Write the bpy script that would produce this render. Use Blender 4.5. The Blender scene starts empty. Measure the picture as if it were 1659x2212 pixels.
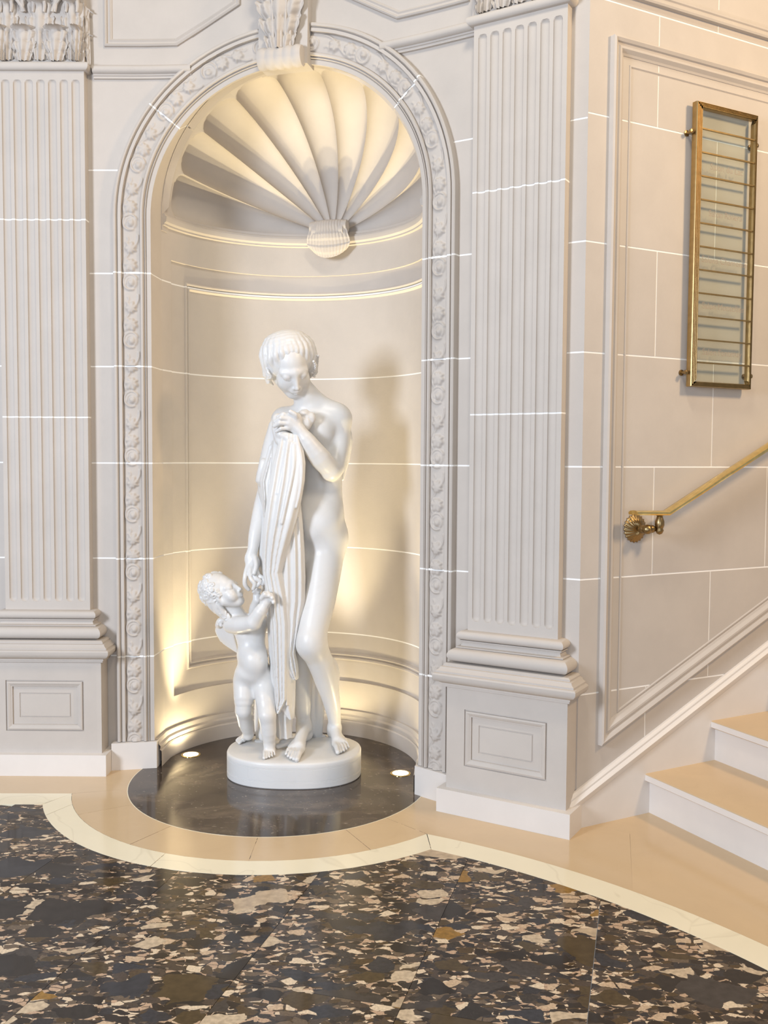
import bpy, math, random
import numpy as np
from math import sin, cos, pi, radians, sqrt, hypot, atan2
from mathutils import Vector, Matrix

SC = bpy.context.scene
COL = SC.collection
random.seed(7)
RNG = np.random.default_rng(11)

# ------------------------------------------------------------------ camera
F_PX, PITCH, ROLL, EYE = 2053.9, 0.0558, 0.0057, 1.40
_F = np.array([0, cos(PITCH), -sin(PITCH)])
_U0 = np.array([0, sin(PITCH), cos(PITCH)])
_R0 = np.array([1.0, 0, 0])
_R = _R0 * cos(ROLL) + _U0 * sin(ROLL)
_U = _U0 * cos(ROLL) - _R0 * sin(ROLL)
cam_data = bpy.data.cameras.new('camera')
cam = bpy.data.objects.new('camera', cam_data)
COL.objects.link(cam)
cam_data.sensor_fit = 'VERTICAL'
cam_data.sensor_height = 36.0
cam_data.lens = 36.0 * F_PX / 2212.0
cam_data.clip_start = 0.05
m = Matrix.Identity(4)
for i in range(3):
    m[i][0], m[i][1], m[i][2] = _R[i], _U[i], -_F[i]
m[2][3] = EYE
cam.matrix_world = m
SC.camera = cam
EYEP = np.array([0, 0, EYE])

def at(u, v, y):
    """point at room depth y that is seen at pixel (u, v) of the 1659x2212 photograph"""
    d = _R * (u - 829.5) / F_PX - _U * (v - 1106) / F_PX + _F
    return EYEP + d * (y / d[1])

def on_floor(u, v, z=0.0):
    d = _R * (u - 829.5) / F_PX - _U * (v - 1106) / F_PX + _F
    return EYEP + d * ((z - EYE) / d[2])

# ------------------------------------------------------------------ light
SC.view_settings.view_transform = 'Standard'
SC.view_settings.look = 'None'
SC.view_settings.gamma = 1.0
SC.view_settings.use_curve_mapping = False
SC.view_settings.exposure = 0.12

world = bpy.data.worlds.new('world')
SC.world = world
world.use_nodes = True
bg = world.node_tree.nodes['Background']
bg.inputs[0].default_value = (0.97, 0.96, 0.95, 1)
bg.inputs[1].default_value = 0.30

def area(name, loc, target, size, power, color, size_y=None):
    l = bpy.data.lights.new(name, 'AREA')
    l.energy = power
    l.color = color
    l.shape = 'RECTANGLE'
    l.size = size
    l.size_y = size_y or size
    o = bpy.data.objects.new(name, l)
    COL.objects.link(o)
    o.location = loc
    o.rotation_euler = (Vector(target) - Vector(loc)).to_track_quat('-Z', 'Y').to_euler()
    return o

# tall window of the hall, behind the camera to the left: cool daylight
area('window_daylight', (-3.5, -0.4, 2.25), (-0.3, 4.5, 1.75), 0.8, 225, (0.78, 0.86, 1.0), 1.2)
# daylight of the entrance on the far side of the hall
area('entrance_daylight', (0.2, -2.4, 1.3), (0.4, 4.0, 0.9), 2.4, 72, (0.74, 0.84, 1.0))
# ceiling lantern of the hall
area('hall_lantern', (0.3, 1.9, 4.7), (-0.2, 4.2, 1.3), 0.5, 40, (1.0, 0.88, 0.70))
# warm chandelier of the staircase, high on the right
area('stair_chandelier', (3.1, 2.2, 3.6), (1.3, 4.0, 2.1), 0.45, 62, (1.0, 0.70, 0.38))

def uplight(x, y, power, tx, ty, tz, spot, blend, z=0.012, soft=0.03):
    l = bpy.data.lights.new('uplight_beam', 'SPOT')
    l.energy = power
    l.color = (1.0, 0.83, 0.50)
    l.spot_size = radians(spot)
    l.spot_blend = blend
    l.shadow_soft_size = soft
    o = bpy.data.objects.new('uplight_beam', l)
    COL.objects.link(o)
    o.location = (x, y, z)
    o.rotation_euler = (Vector((tx, ty, tz)) - Vector((x, y, z))).to_track_quat('-Z', 'Y').to_euler()

for x, y, tx, ty, pw in ((-0.905, 4.415, -0.86, 4.52, 165), (0.080, 4.165, 0.10, 4.36, 150), (-0.262, 4.615, -0.27, 4.66, 185)):
    uplight(x, y, pw, tx, ty, 3.0, 42, 1.0)       # narrow beam up into the shell
    uplight(x, y, 7, tx, ty, 3.0, 150, 0.6)       # spill of the lens

# ------------------------------------------------------------------ plan of the room
def V3(x, y, z=0.0):
    return np.array([x, y, z], float)

AR, RHO, TURN = 0.70, 2.63655, 0.530997
ARC_O = V3(-1.12256, 1.59843)
B0, B1 = V3(-1.10898, 4.23495), V3(0.22426, 3.86503)
TL, TR = V3(0.999987, -0.00515), V3(0.859684, -0.510827)
NL, NR = V3(0.00515, 0.999987), V3(0.510827, 0.859684)
S0, TS, NS = V3(0.73959, 3.55882), V3(0.882233, 0.470812), V3(-0.470812, 0.882233)
UP = V3(0, 0, 1)

def wall(s, z, d=0.0):
    """long wall of the hall, bent in plan: s along, z up, d into the wall"""
    if s < -AR:
        return B0 + (s + AR) * TL + d * NL + z * UP
    if s > AR:
        return B1 + (s - AR) * TR + d * NR + z * UP
    ph = (s + AR) / RHO
    n = NL * cos(ph) + TL * sin(ph)
    return ARC_O + (RHO + d) * n + z * UP

def stairwall(t, z, d=0.0):
    return S0 + t * TS + d * NS + z * UP

NC = V3(-0.425, 4.215)
NA = radians(15.5)
NX, NY = V3(cos(NA), -sin(NA)), V3(sin(NA), cos(NA))
NRAD = 0.615
def niche(th, z, r=0.0):
    """niche wall: th 0 (right) .. pi (left), r outwards from the wall surface"""
    return NC + (NRAD + r) * (cos(th) * NX + sin(th) * NY) + z * UP

# ------------------------------------------------------------------ object helpers
def link(name, me, mat=None, parent=None, **props):
    o = bpy.data.objects.new(name, me)
    COL.objects.link(o)
    if mat is not None and me is not None and not me.materials:
        me.materials.append(mat)
    if parent is not None:
        o.parent = parent
    for k, v in props.items():
        o[k] = v
    return o

def mesh(name, verts, faces, mat=None, parent=None, smooth=True, angle=38, **props):
    me = bpy.data.meshes.new(name)
    me.from_pydata([tuple(map(float, v)) for v in verts], [], [tuple(f) for f in faces])
    me.validate()
    if smooth:
        me.polygons.foreach_set('use_smooth', [True] * len(me.polygons))
        if angle < 179:
            me.set_sharp_from_angle(angle=radians(angle))
    me.update()
    return link(name, me, mat, parent, **props)

def empty(name, loc=(0, 0, 0), parent=None, **props):
    o = bpy.data.objects.new(name, None)
    COL.objects.link(o)
    o.empty_display_size = 0.1
    o.location = loc
    if parent is not None:
        o.parent = parent
    for k, v in props.items():
        o[k] = v
    return o

class MB:
    """collects geometry for one mesh"""
    def __init__(s):
        s.v, s.f = [], []
    def add(s, verts, faces):
        b = len(s.v)
        s.v += [np.asarray(p, float) for p in verts]
        s.f += [tuple(i + b for i in f) for f in faces]
        return s
    def grid(s, fn, us, vs, flip=False, closed_u=False):
        vs_, fs = [], []
        nu, nv = len(us), len(vs)
        for v in vs:
            for u in us:
                vs_.append(fn(u, v))
        for j in range(nv - 1):
            for i in range(nu if closed_u else nu - 1):
                i2 = (i + 1) % nu
                q = (j * nu + i, j * nu + i2, (j + 1) * nu + i2, (j + 1) * nu + i)
                fs.append(q[::-1] if flip else q)
        return s.add(vs_, fs)
    def rows(s, rows, flip=False, closed=False):
        n = len(rows[0])
        vs_ = [p for r in rows for p in r]
        fs = []
        for j in range(len(rows) - 1):
            for i in range(n if closed else n - 1):
                i2 = (i + 1) % n
                q = (j * n + i, j * n + i2, (j + 1) * n + i2, (j + 1) * n + i)
                fs.append(q[::-1] if flip else q)
        return s.add(vs_, fs)
    def box(s, o, ax, ay, az):
        """o corner, three edge vectors"""
        o, ax, ay, az = map(np.asarray, (o, ax, ay, az))
        c = [o, o + ax, o + ax + ay, o + ay]
        c += [p + az for p in c]
        return s.add(c, [(0, 3, 2, 1), (4, 5, 6, 7), (0, 1, 5, 4), (1, 2, 6, 5), (2, 3, 7, 6), (3, 0, 4, 7)])
    def prism(s, poly, z0, z1, chamfer=0.0):
        n = len(poly)
        poly = [np.array([p[0], p[1]]) for p in poly]
        area2 = sum(poly[i][0] * poly[(i + 1) % n][1] - poly[(i + 1) % n][0] * poly[i][1] for i in range(n))
        if area2 < 0:
            poly = poly[::-1]
        lo = [V3(p[0], p[1], z0) for p in poly]
        hi = [V3(p[0], p[1], z1) for p in poly]
        fs = [tuple(range(n))[::-1], tuple(range(n, 2 * n))]
        fs += [(i, (i + 1) % n, n + (i + 1) % n, n + i) for i in range(n)]
        return s.add(lo + hi, fs)
    def tube(s, pts, rad, n=10, cap=True):
        pts = [np.asarray(p, float) for p in pts]
        if not hasattr(rad, '__len__'):
            rad = [rad] * len(pts)
        rows = []
        up = V3(0.13, 0.21, 0.97)
        for i, p in enumerate(pts):
            a, b = pts[max(i - 1, 0)], pts[min(i + 1, len(pts) - 1)]
            t = (b - a) / (np.linalg.norm(b - a) + 1e-12)
            x = np.cross(t, up)
            x /= np.linalg.norm(x) + 1e-12
            y = np.cross(x, t)
            rows.append([p + rad[i] * (cos(2 * pi * k / n) * x + sin(2 * pi * k / n) * y) for k in range(n)])
        b = len(s.v)
        s.rows(rows, closed=True)
        if cap:
            s.f.append(tuple(b + k for k in range(n))[::-1])
            s.f.append(tuple(b + (len(rows) - 1) * n + k for k in range(n)))
        return s
    def lathe(s, c, axis, prof, n=24, ref=None):
        """prof: list of (distance along axis, radius)"""
        c, axis = np.asarray(c, float), np.asarray(axis, float)
        axis = axis / np.linalg.norm(axis)
        ref = V3(0, 0, 1) if ref is None else ref
        if abs(np.dot(ref, axis)) > 0.95:
            ref = V3(1, 0, 0)
        x = np.cross(axis, ref); x /= np.linalg.norm(x)
        y = np.cross(axis, x)
        rows = [[c + a * axis + r * (cos(2 * pi * k / n) * x + sin(2 * pi * k / n) * y) for k in range(n)] for a, r in prof]
        return s.rows(rows, closed=True)
    def build(s, name, mat=None, parent=None, **kw):
        return mesh(name, s.v, s.f, mat, parent, **kw)

def lin(a, b, n):
    return list(np.linspace(a, b, n))

# ------------------------------------------------------------------ materials
def newmat(name):
    m = bpy.data.materials.new(name)
    m.use_nodes = True
    nt = m.node_tree
    b = nt.nodes['Principled BSDF']
    return m, nt, b

def nd(nt, typ, **kw):
    n = nt.nodes.new(typ)
    for k, v in kw.items():
        if k.startswith('i_'):
            n.inputs[k[2:].replace('_', ' ')].default_value = v
        else:
            setattr(n, k, v)
    return n

def ramp(nt, fac, stops, interp='LINEAR'):
    r = nt.nodes.new('ShaderNodeValToRGB')
    r.color_ramp.interpolation = interp
    e = r.color_ramp.elements
    while len(e) > 1:
        e.remove(e[0])
    e[0].position, e[0].color = stops[0][0], stops[0][1]
    for p, c in stops[1:]:
        q = e.new(p)
        q.color = c
    if fac is not None:
        nt.links.new(fac, r.inputs[0])
    return r

def mixc(nt, fac, a, b, mode='MIX'):
    m = nt.nodes.new('ShaderNodeMix')
    m.data_type = 'RGBA'
    m.blend_type = mode
    for k, x in ((0, fac), (6, a), (7, b)):
        if isinstance(x, (int, float, tuple)):
            m.inputs[k].default_value = x
        else:
            nt.links.new(x, m.inputs[k])
    return m.outputs[2]

def c4(r, g, b):
    return (r, g, b, 1.0)

def noisy_stone(name, base, var=0.06, rough=0.75, bump=0.15, scale=6.0, spec=0.3, objvar=0.05):
    m, nt, b = newmat(name)
    tc = nd(nt, 'ShaderNodeTexCoord')
    n1 = nd(nt, 'ShaderNodeTexNoise', i_Scale=scale, i_Detail=6.0, i_Roughness=0.6)
    n2 = nd(nt, 'ShaderNodeTexNoise', i_Scale=scale * 22, i_Detail=3.0)
    nt.links.new(tc.outputs['Object'], n1.inputs['Vector'])
    nt.links.new(tc.outputs['Object'], n2.inputs['Vector'])
    lo = tuple(c * (1 - var) for c in base)
    hi = tuple(min(c * (1 + var), 1) for c in base)
    r = ramp(nt, n1.outputs[0], [(0.3, c4(*lo)), (0.7, c4(*hi))])
    oi = nd(nt, 'ShaderNodeObjectInfo')
    r2 = ramp(nt, oi.outputs['Random'], [(0, c4(1 - objvar, 1 - objvar, 1 - objvar)), (1, c4(1, 1, 1))])
    col = mixc(nt, 1.0, r.outputs[0], r2.outputs[0], 'MULTIPLY')
    nt.links.new(col, b.inputs['Base Color'])
    b.inputs['Roughness'].default_value = rough
    b.inputs['Specular IOR Level'].default_value = spec
    if bump:
        bp = nd(nt, 'ShaderNodeBump', i_Strength=bump, i_Distance=0.002)
        nt.links.new(n2.outputs[0], bp.inputs['Height'])
        nt.links.new(bp.outputs[0], b.inputs['Normal'])
    return m

M = {}
M['stone'] = noisy_stone('limestone', (0.545, 0.495, 0.445), 0.035, 0.8)
M['carved'] = noisy_stone('carved_limestone', (0.545, 0.495, 0.445), 0.05, 0.8)
M['mortar'] = noisy_stone('white_mortar', (0.95, 0.93, 0.89), 0.02, 0.8, 0.0)
M['plinth'] = noisy_stone('honed_plinth_stone', (0.74, 0.69, 0.64), 0.04, 0.45, 0.03, 4.0, 0.5)

def polished(name, base, vein, vein_amt, rough, scale, spec=0.5):
    m, nt, b = newmat(name)
    tc = nd(nt, 'ShaderNodeTexCoord')
    oi = nd(nt, 'ShaderNodeObjectInfo')
    sc = nd(nt, 'ShaderNodeVectorMath', operation='SCALE', i_Scale=7.0)
    cmb = nd(nt, 'ShaderNodeCombineXYZ')
    nt.links.new(oi.outputs['Random'], cmb.inputs[0])
    nt.links.new(oi.outputs['Random'], cmb.inputs[2])
    nt.links.new(cmb.outputs[0], sc.inputs[0])
    ad = nd(nt, 'ShaderNodeVectorMath', operation='ADD')
    nt.links.new(tc.outputs['Object'], ad.inputs[0])
    nt.links.new(sc.outputs[0], ad.inputs[1])
    n1 = nd(nt, 'ShaderNodeTexNoise', i_Scale=scale, i_Detail=8.0, i_Roughness=0.6, i_Distortion=0.6)
    n2 = nd(nt, 'ShaderNodeTexNoise', i_Scale=scale * 0.8, i_Detail=3.0, i_Distortion=1.6)
    nt.links.new(ad.outputs[0], n1.inputs['Vector'])
    nt.links.new(ad.outputs[0], n2.inputs['Vector'])
    lo = tuple(c * 0.93 for c in base)
    r = ramp(nt, n1.outputs[0], [(0.3, c4(*lo)), (0.7, c4(*base))])
    rv = ramp(nt, n2.outputs[0], [(0.488, c4(0, 0, 0)), (0.5, c4(1, 1, 1)), (0.512, c4(0, 0, 0))])
    f = nd(nt, 'ShaderNodeMath', operation='MULTIPLY')
    nt.links.new(rv.outputs[0], f.inputs[0])
    f.inputs[1].default_value = vein_amt
    col = mixc(nt, f.outputs[0], r.outputs[0], c4(*vein))
    nt.links.new(col, b.inputs['Base Color'])
    b.inputs['Roughness'].default_value = rough
    b.inputs['Specular IOR Level'].default_value = spec
    return m

M['tan'] = polished('polished_tan_limestone', (0.62, 0.455, 0.27), (0.5, 0.34, 0.18), 0.06, 0.16, 3.0)
M['ivory'] = polished('polished_ivory_marble', (0.86, 0.78, 0.58), (0.50, 0.42, 0.28), 0.22, 0.14, 2.0)
M['stair_tread'] = polished('tan_stair_tread', (0.64, 0.47, 0.28), (0.5, 0.33, 0.18), 0.08, 0.3, 5.0)
M['statue'] = polished('polished_white_marble', (0.755, 0.74, 0.715), (0.62, 0.60, 0.58), 0.12, 0.36, 3.0, 0.5)
M['statue'].node_tree.nodes['Principled BSDF'].inputs['Subsurface Weight'].default_value = 0.12
M['statue'].node_tree.nodes['Principled BSDF'].inputs['Subsurface Radius'].default_value = (0.02, 0.014, 0.01)
M['statue'].node_tree.nodes['Principled BSDF'].inputs['Subsurface Scale'].default_value = 0.3

def disc_mat():
    m, nt, b = newmat('polished_dark_marble')
    tc = nd(nt, 'ShaderNodeTexCoord')
    mp = nd(nt, 'ShaderNodeMapping')
    mp.inputs['Scale'].default_value = (1.0, 1.6, 1.0)
    mp.inputs['Rotation'].default_value = (0, 0, 0.4)
    nt.links.new(tc.outputs['Object'], mp.inputs[0])
    n = nd(nt, 'ShaderNodeTexNoise', i_Scale=3.0, i_Detail=8.0, i_Roughness=0.7, i_Distortion=0.8)
    nt.links.new(mp.outputs[0], n.inputs['Vector'])
    r = ramp(nt, n.outputs[0], [(0.3, c4(0.028, 0.021, 0.017)), (0.52, c4(0.070, 0.052, 0.040)), (0.68, c4(0.15, 0.115, 0.085))])
    v = nd(nt, 'ShaderNodeTexVoronoi', i_Scale=26.0, i_Randomness=1.0)
    v.feature = 'F1'
    n3 = nd(nt, 'ShaderNodeTexNoise', i_Scale=9.0, i_Detail=4.0)
    mx = mixc(nt, 0.18, mp.outputs[0], n3.outputs['Color'], 'ADD')
    nt.links.new(mx, v.inputs['Vector'])
    rv = ramp(nt, v.outputs['Distance'], [(0.0, c4(1, 1, 1)), (0.10, c4(0.4, 0.4, 0.4)), (0.17, c4(0, 0, 0))])
    col = mixc(nt, rv.outputs[0], r.outputs[0], c4(0.32, 0.27, 0.22))
    nt.links.new(col, b.inputs['Base Color'])
    b.inputs['Roughness'].default_value = 0.10
    return m
M['disc'] = disc_mat()

def breccia():
    m, nt, b = newmat('polished_breccia_marble')
    L = nt.links.new
    tc = nd(nt, 'ShaderNodeTexCoord')
    oi = nd(nt, 'ShaderNodeObjectInfo')
    cmb = nd(nt, 'ShaderNodeCombineXYZ')
    mu = nd(nt, 'ShaderNodeMath', operation='MULTIPLY'); mu.inputs[1].default_value = 9.0
    L(oi.outputs['Random'], mu.inputs[0]); L(mu.outputs[0], cmb.inputs[0]); L(mu.outputs[0], cmb.inputs[1])
    ad = nd(nt, 'ShaderNodeVectorMath', operation='ADD')
    L(tc.outputs['Object'], ad.inputs[0]); L(cmb.outputs[0], ad.inputs[1])
    nz = nd(nt, 'ShaderNodeTexNoise', i_Scale=14.0, i_Detail=3.0)
    L(ad.outputs[0], nz.inputs['Vector'])
    def warped(amount):
        s = nd(nt, 'ShaderNodeVectorMath', operation='SCALE'); s.inputs['Scale'].default_value = amount
        c = nd(nt, 'ShaderNodeVectorMath', operation='SUBTRACT'); c.inputs[1].default_value = (0.5, 0.5, 0.5)
        L(nz.outputs['Color'], c.inputs[0]); L(c.outputs[0], s.inputs[0])
        a = nd(nt, 'ShaderNodeVectorMath', operation='ADD')
        L(ad.outputs[0], a.inputs[0]); L(s.outputs[0], a.inputs[1])
        mp = nd(nt, 'ShaderNodeMapping'); mp.inputs['Scale'].default_value = (0.72, 1.2, 1.0)
        mp.inputs['Rotation'].default_value = (0, 0, 0.12)
        L(a.outputs[0], mp.inputs[0])
        return mp.outputs[0]
    def layer(scale, warp, off):
        vec = warped(warp)
        o = nd(nt, 'ShaderNodeVectorMath', operation='ADD'); o.inputs[1].default_value = (off, off * 0.7, 0)
        L(vec, o.inputs[0])
        v = nd(nt, 'ShaderNodeTexVoronoi', i_Scale=scale); v.voronoi_dimensions = '2D'
        e = nd(nt, 'ShaderNodeTexVoronoi', i_Scale=scale); e.voronoi_dimensions = '2D'; e.feature = 'DISTANCE_TO_EDGE'
        L(o.outputs[0], v.inputs['Vector']); L(o.outputs[0], e.inputs['Vector'])
        sp = nd(nt, 'ShaderNodeSeparateColor'); L(v.outputs['Color'], sp.inputs[0])
        return sp, e
    pal = [(0.0, c4(0.030, 0.021, 0.015)), (0.20, c4(0.070, 0.050, 0.036)), (0.38, c4(0.080, 0.050, 0.022)),
           (0.50, c4(0.034, 0.030, 0.030)), (0.60, c4(0.14, 0.10, 0.065)), (0.67, c4(0.045, 0.036, 0.028)),
           (0.74, c4(0.50, 0.34, 0.22)), (0.89, c4(0.70, 0.55, 0.38))]
    pal_big = [(0.0, c4(0.028, 0.022, 0.018)), (0.30, c4(0.055, 0.045, 0.038)), (0.5, c4(0.075, 0.050, 0.022)),
               (0.66, c4(0.035, 0.034, 0.038)), (0.80, c4(0.55, 0.43, 0.29)), (0.965, c4(0.28, 0.15, 0.03))]
    # fine ground of chips
    s3, e3 = layer(95.0, 0.014, 3.1)
    g = ramp(nt, s3.outputs[0], pal, 'CONSTANT')
    ge = ramp(nt, e3.outputs['Distance'], [(0.02, c4(0, 0, 0)), (0.09, c4(1, 1, 1))])
    col = mixc(nt, ge.outputs[0], c4(0.075, 0.052, 0.036), g.outputs[0])
    def over(col, scale, warp, off, thr, stops, lo, hi):
        s, e = layer(scale, warp, off)
        c = ramp(nt, s.outputs[0], stops, 'CONSTANT')
        mask = ramp(nt, e.outputs['Distance'], [(lo, c4(0, 0, 0)), (hi, c4(1, 1, 1))])
        pick = nd(nt, 'ShaderNodeMath', operation='GREATER_THAN'); pick.inputs[1].default_value = thr
        L(s.outputs[1], pick.inputs[0])
        mm = nd(nt, 'ShaderNodeMath', operation='MULTIPLY')
        L(mask.outputs[0], mm.inputs[0]); L(pick.outputs[0], mm.inputs[1])
        # mottling inside a clast
        n = nd(nt, 'ShaderNodeTexNoise', i_Scale=scale * 5, i_Detail=5.0)
        L(ad.outputs[0], n.inputs['Vector'])
        mt = ramp(nt, n.outputs[0], [(0.3, c4(0.72, 0.72, 0.72)), (0.7, c4(1.15, 1.15, 1.15))])
        cc = mixc(nt, 1.0, c.outputs[0], mt.outputs[0], 'MULTIPLY')
        return mixc(nt, mm.outputs[0], col, cc)
    col = over(col, 52.0, 0.022, 7.9, 0.25, pal, 0.05, 0.08)
    col = over(col, 30.0, 0.034, 1.3, 0.52, pal[:6] + [(0.80, c4(0.55, 0.40, 0.26)), (0.92, c4(0.70, 0.56, 0.39))], 0.06, 0.085)
    col = over(col, 15.0, 0.060, 5.7, 0.66, pal_big, 0.08, 0.095)
    col = over(col, 6.5, 0.12, 8.2, 0.84, pal_big[:4] + [(0.85, c4(0.50, 0.38, 0.25))], 0.10, 0.11)
    L(col, b.inputs['Base Color'])
    b.inputs['Specular IOR Level'].default_value = 0.34
    b.inputs['Roughness'].default_value = 0.10
    return m
M['breccia'] = breccia()

def metal(name, base, rough):
    m, nt, b = newmat(name)
    tc = nd(nt, 'ShaderNodeTexCoord')
    n = nd(nt, 'ShaderNodeTexNoise', i_Scale=40.0, i_Detail=4.0)
    nt.links.new(tc.outputs['Object'], n.inputs['Vector'])
    lo = tuple(c * 0.8 for c in base)
    r = ramp(nt, n.outputs[0], [(0.3, c4(*lo)), (0.7, c4(*base))])
    nt.links.new(r.outputs[0], b.inputs['Base Color'])
    b.inputs['Metallic'].default_value = 1.0
    b.inputs['Roughness'].default_value = rough
    return m
M['brass'] = metal('polished_brass', (0.98, 0.76, 0.32), 0.14)
M['oldbrass'] = metal('aged_brass', (0.36, 0.25, 0.12), 0.34)
M['frame'] = metal('brushed_bronze', (0.42, 0.29, 0.13), 0.36)
M['etch'] = noisy_stone('etched_lettering', (0.40, 0.31, 0.24), 0.02, 0.7, 0.0)
_b = M['etch'].node_tree.nodes['Principled BSDF']
_b.inputs['Alpha'].default_value = 0.35

def glass():
    m, nt, b = newmat('clear_glass')
    tr = nd(nt, 'ShaderNodeBsdfTransparent')
    tr.inputs[0].default_value = c4(0.95, 0.97, 0.95)
    gl = nd(nt, 'ShaderNodeBsdfGlossy')
    gl.inputs['Roughness'].default_value = 0.03
    lw = nd(nt, 'ShaderNodeLayerWeight')
    lw.inputs[0].default_value = 0.25
    fr = nd(nt, 'ShaderNodeMath', operation='MULTIPLY')
    fr.inputs[1].default_value = 0.22
    nt.links.new(lw.outputs['Facing'], fr.inputs[0])
    mx = nd(nt, 'ShaderNodeMixShader')
    nt.links.new(fr.outputs[0], mx.inputs[0])
    nt.links.new(tr.outputs[0], mx.inputs[1])
    nt.links.new(gl.outputs[0], mx.inputs[2])
    nt.links.new(mx.outputs[0], nt.nodes['Material Output'].inputs[0])
    nt.nodes.remove(b)
    return m
M['glass'] = glass()

def lamp_glow():
    m, nt, b = newmat('lit_lamp_lens')
    b.inputs['Base Color'].default_value = c4(1, 0.9, 0.7)
    b.inputs['Emission Color'].default_value = c4(1, 0.88, 0.66)
    b.inputs['Emission Strength'].default_value = 6.0
    return m
M['lamp'] = lamp_glow()
# ================================================================== FLOOR
floor = empty('floor', kind='structure')
RC = V3(-0.446, 4.112)          # centre of the inlaid rings
DC, DR = V3(-0.449, 4.087), 0.642
R1, R2 = 0.877, 0.988
def ring(r, a):
    return (RC[0] + r * cos(a), RC[1] + r * sin(a))
def piece(name, poly, mat, top, thick=0.02, parent=None):
    mb = MB().prism(poly, top - thick, top)
    return mb.build(name, mat, parent or floor, smooth=False)
# breccia slabs, laid square to the niche axis
AX, AY = np.array([cos(NA), -sin(NA)]), np.array([sin(NA), cos(NA)])
org = np.array([0.286, 3.208])
cross0 = -0.885
for i in range(-9, 7):
    for j in range(-3, 3):
        x0, x1 = i * 0.463, (i + 1) * 0.463
        y0 = cross0 + j * 0.926
        y1 = y0 + 0.926
        g = 0.0007
        c = [org + AX * (x0 + g) + AY * (y0 + g), org + AX * (x1 - g) + AY * (y0 + g),
             org + AX * (x1 - g) + AY * (y1 - g), org + AX * (x0 + g) + AY * (y1 - g)]
        m_ = sum(c) / 4
        if m_[1] > 4.25 or (m_[1] > 3.0 and m_[0] > 0.9) or m_[1] < -0.6 or m_[0] > 3.4:
            continue
        piece('marble_slab', c, M['breccia'], 0.0)
# ivory ring, in long curved stones
aL, aR = atan2(3.769 - RC[1], -1.374 - RC[0]), atan2(3.166 - RC[1], 0.380 - RC[0])
aL2, aR2 = atan2(3.898 - RC[1], -1.293 - RC[0]), 0
pL_in, pL_out = np.array([-1.293, 3.890]), np.array([-1.374, 3.764])
pR_in, pR_out = np.array(on_floor(923, 1802)[:2]), np.array(on_floor(932, 1835)[:2])
def ang(p):
    a = atan2(p[1] - RC[1], p[0] - RC[0])
    return a if a < 0 else a - 2 * pi
bi0, bo0, bi1, bo1 = ang(pL_in), ang(pL_out), ang(pR_in), ang(pR_out)
def ring_piece(name, ra, rb, ta0, ta1, tb0, tb1, mat, top):
    n = 14
    inner = [ring(ra, a) for a in lin(ta0, ta1, n)]
    outer = [ring(rb, a) for a in lin(tb1, tb0, n)]
    return piece(name, inner + outer, mat, top)
g = 0.0012
cuts = [0.0, 0.07, 0.45, 1.0]
for k in range(len(cuts) - 1):
    f0, f1 = cuts[k], cuts[k + 1]
    ring_piece('border_stone', R1, R2, bi0 + (bi1 - bi0) * f0 + g, bi0 + (bi1 - bi0) * f1 - g,
               bo0 + (bo1 - bo0) * f0 + g, bo0 + (bo1 - bo0) * f1 - g, M['ivory'], 0.0006)
# straight ivory band on the left, curved one on the right
piece('border_stone', [(pL_in[0] - 0.0005, pL_in[1]), (pL_out[0] - 0.0005, pL_out[1]), (-2.2, 3.757), (-2.2, 3.883)], M['ivory'], 0.0006)
piece('border_stone', [(-2.202, 3.883), (-2.202, 3.757), (-3.6, 3.75), (-3.6, 3.876)], M['ivory'], 0.0006)
CI, RI = np.array([-0.636, 1.665]), 1.981
CO, RO = np.array([-1.574, 0.655]), 3.197
def interp_arc(c, r, p0, p1, n):
    a0, a1 = atan2(p0[1] - c[1], p0[0] - c[0]), atan2(p1[1] - c[1], p1[0] - c[0])
    r0, r1 = hypot(*(np.array(p0) - c)), hypot(*(np.array(p1) - c))
    return [(c[0] + (r0 + (r1 - r0) * t) * cos(a0 + (a1 - a0) * t), c[1] + (r0 + (r1 - r0) * t) * sin(a0 + (a1 - a0) * t)) for t in lin(0, 1, n)]
in_arc = interp_arc(CO * 0.45 + CI * 0.55, 0, pR_in, (1.50, 1.88), 41)
out_arc = interp_arc(CO * 0.45 + CI * 0.55, 0, pR_out, (1.405, 1.80), 41)
for a, b in ((0, 2), (2, 19), (19, 40)):
    piece('border_stone', in_arc[a:b + 1] + out_arc[a:b + 1][::-1], M['ivory'], 0.0006)
# tan field between the border and the walls
for k, (f0, f1) in enumerate(((0.0, 0.14), (0.14, 0.36), (0.36, 0.62), (0.62, 0.86), (0.86, 1.0))):
    ring_piece('tan_stone', 0.60, R1 - 0.0015, bi0 + (bi1 - bi0) * f0 + g, bi0 + (bi1 - bi0) * f1 - g,
               bi0 + (bi1 - bi0) * f0 + g, bi0 + (bi1 - bi0) * f1 - g, M['tan'], 0.0006)
piece('tan_stone', [(-1.2935, 3.8915), (-2.2, 3.8845), (-2.2, 4.26), (-0.98, 4.26), ring(0.60, bi0 - g)], M['tan'], 0.0002)
piece('tan_stone', [(-2.202, 3.8845), (-3.6, 3.88), (-3.6, 4.26), (-2.202, 4.26)], M['tan'], 0.0002)
inr = [(p[0] + 0.0008, p[1] + 0.0008) for p in in_arc]
piece('tan_stone', [ring(0.60, bi1 + g)] + [(pR_in[0] + 0.001, pR_in[1] + 0.001)] + inr[1:16] + [(0.93, 3.50), (0.55, 3.78), (0.25, 3.98), (0.05, 4.0)], M['tan'], 0.0002)
piece('tan_stone', inr[15:] + [(2.3, 1.9), (2.3, 2.8), (1.25, 3.9), (0.60, 3.74), (0.93, 3.497)], M['tan'], 0.0004)
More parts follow.
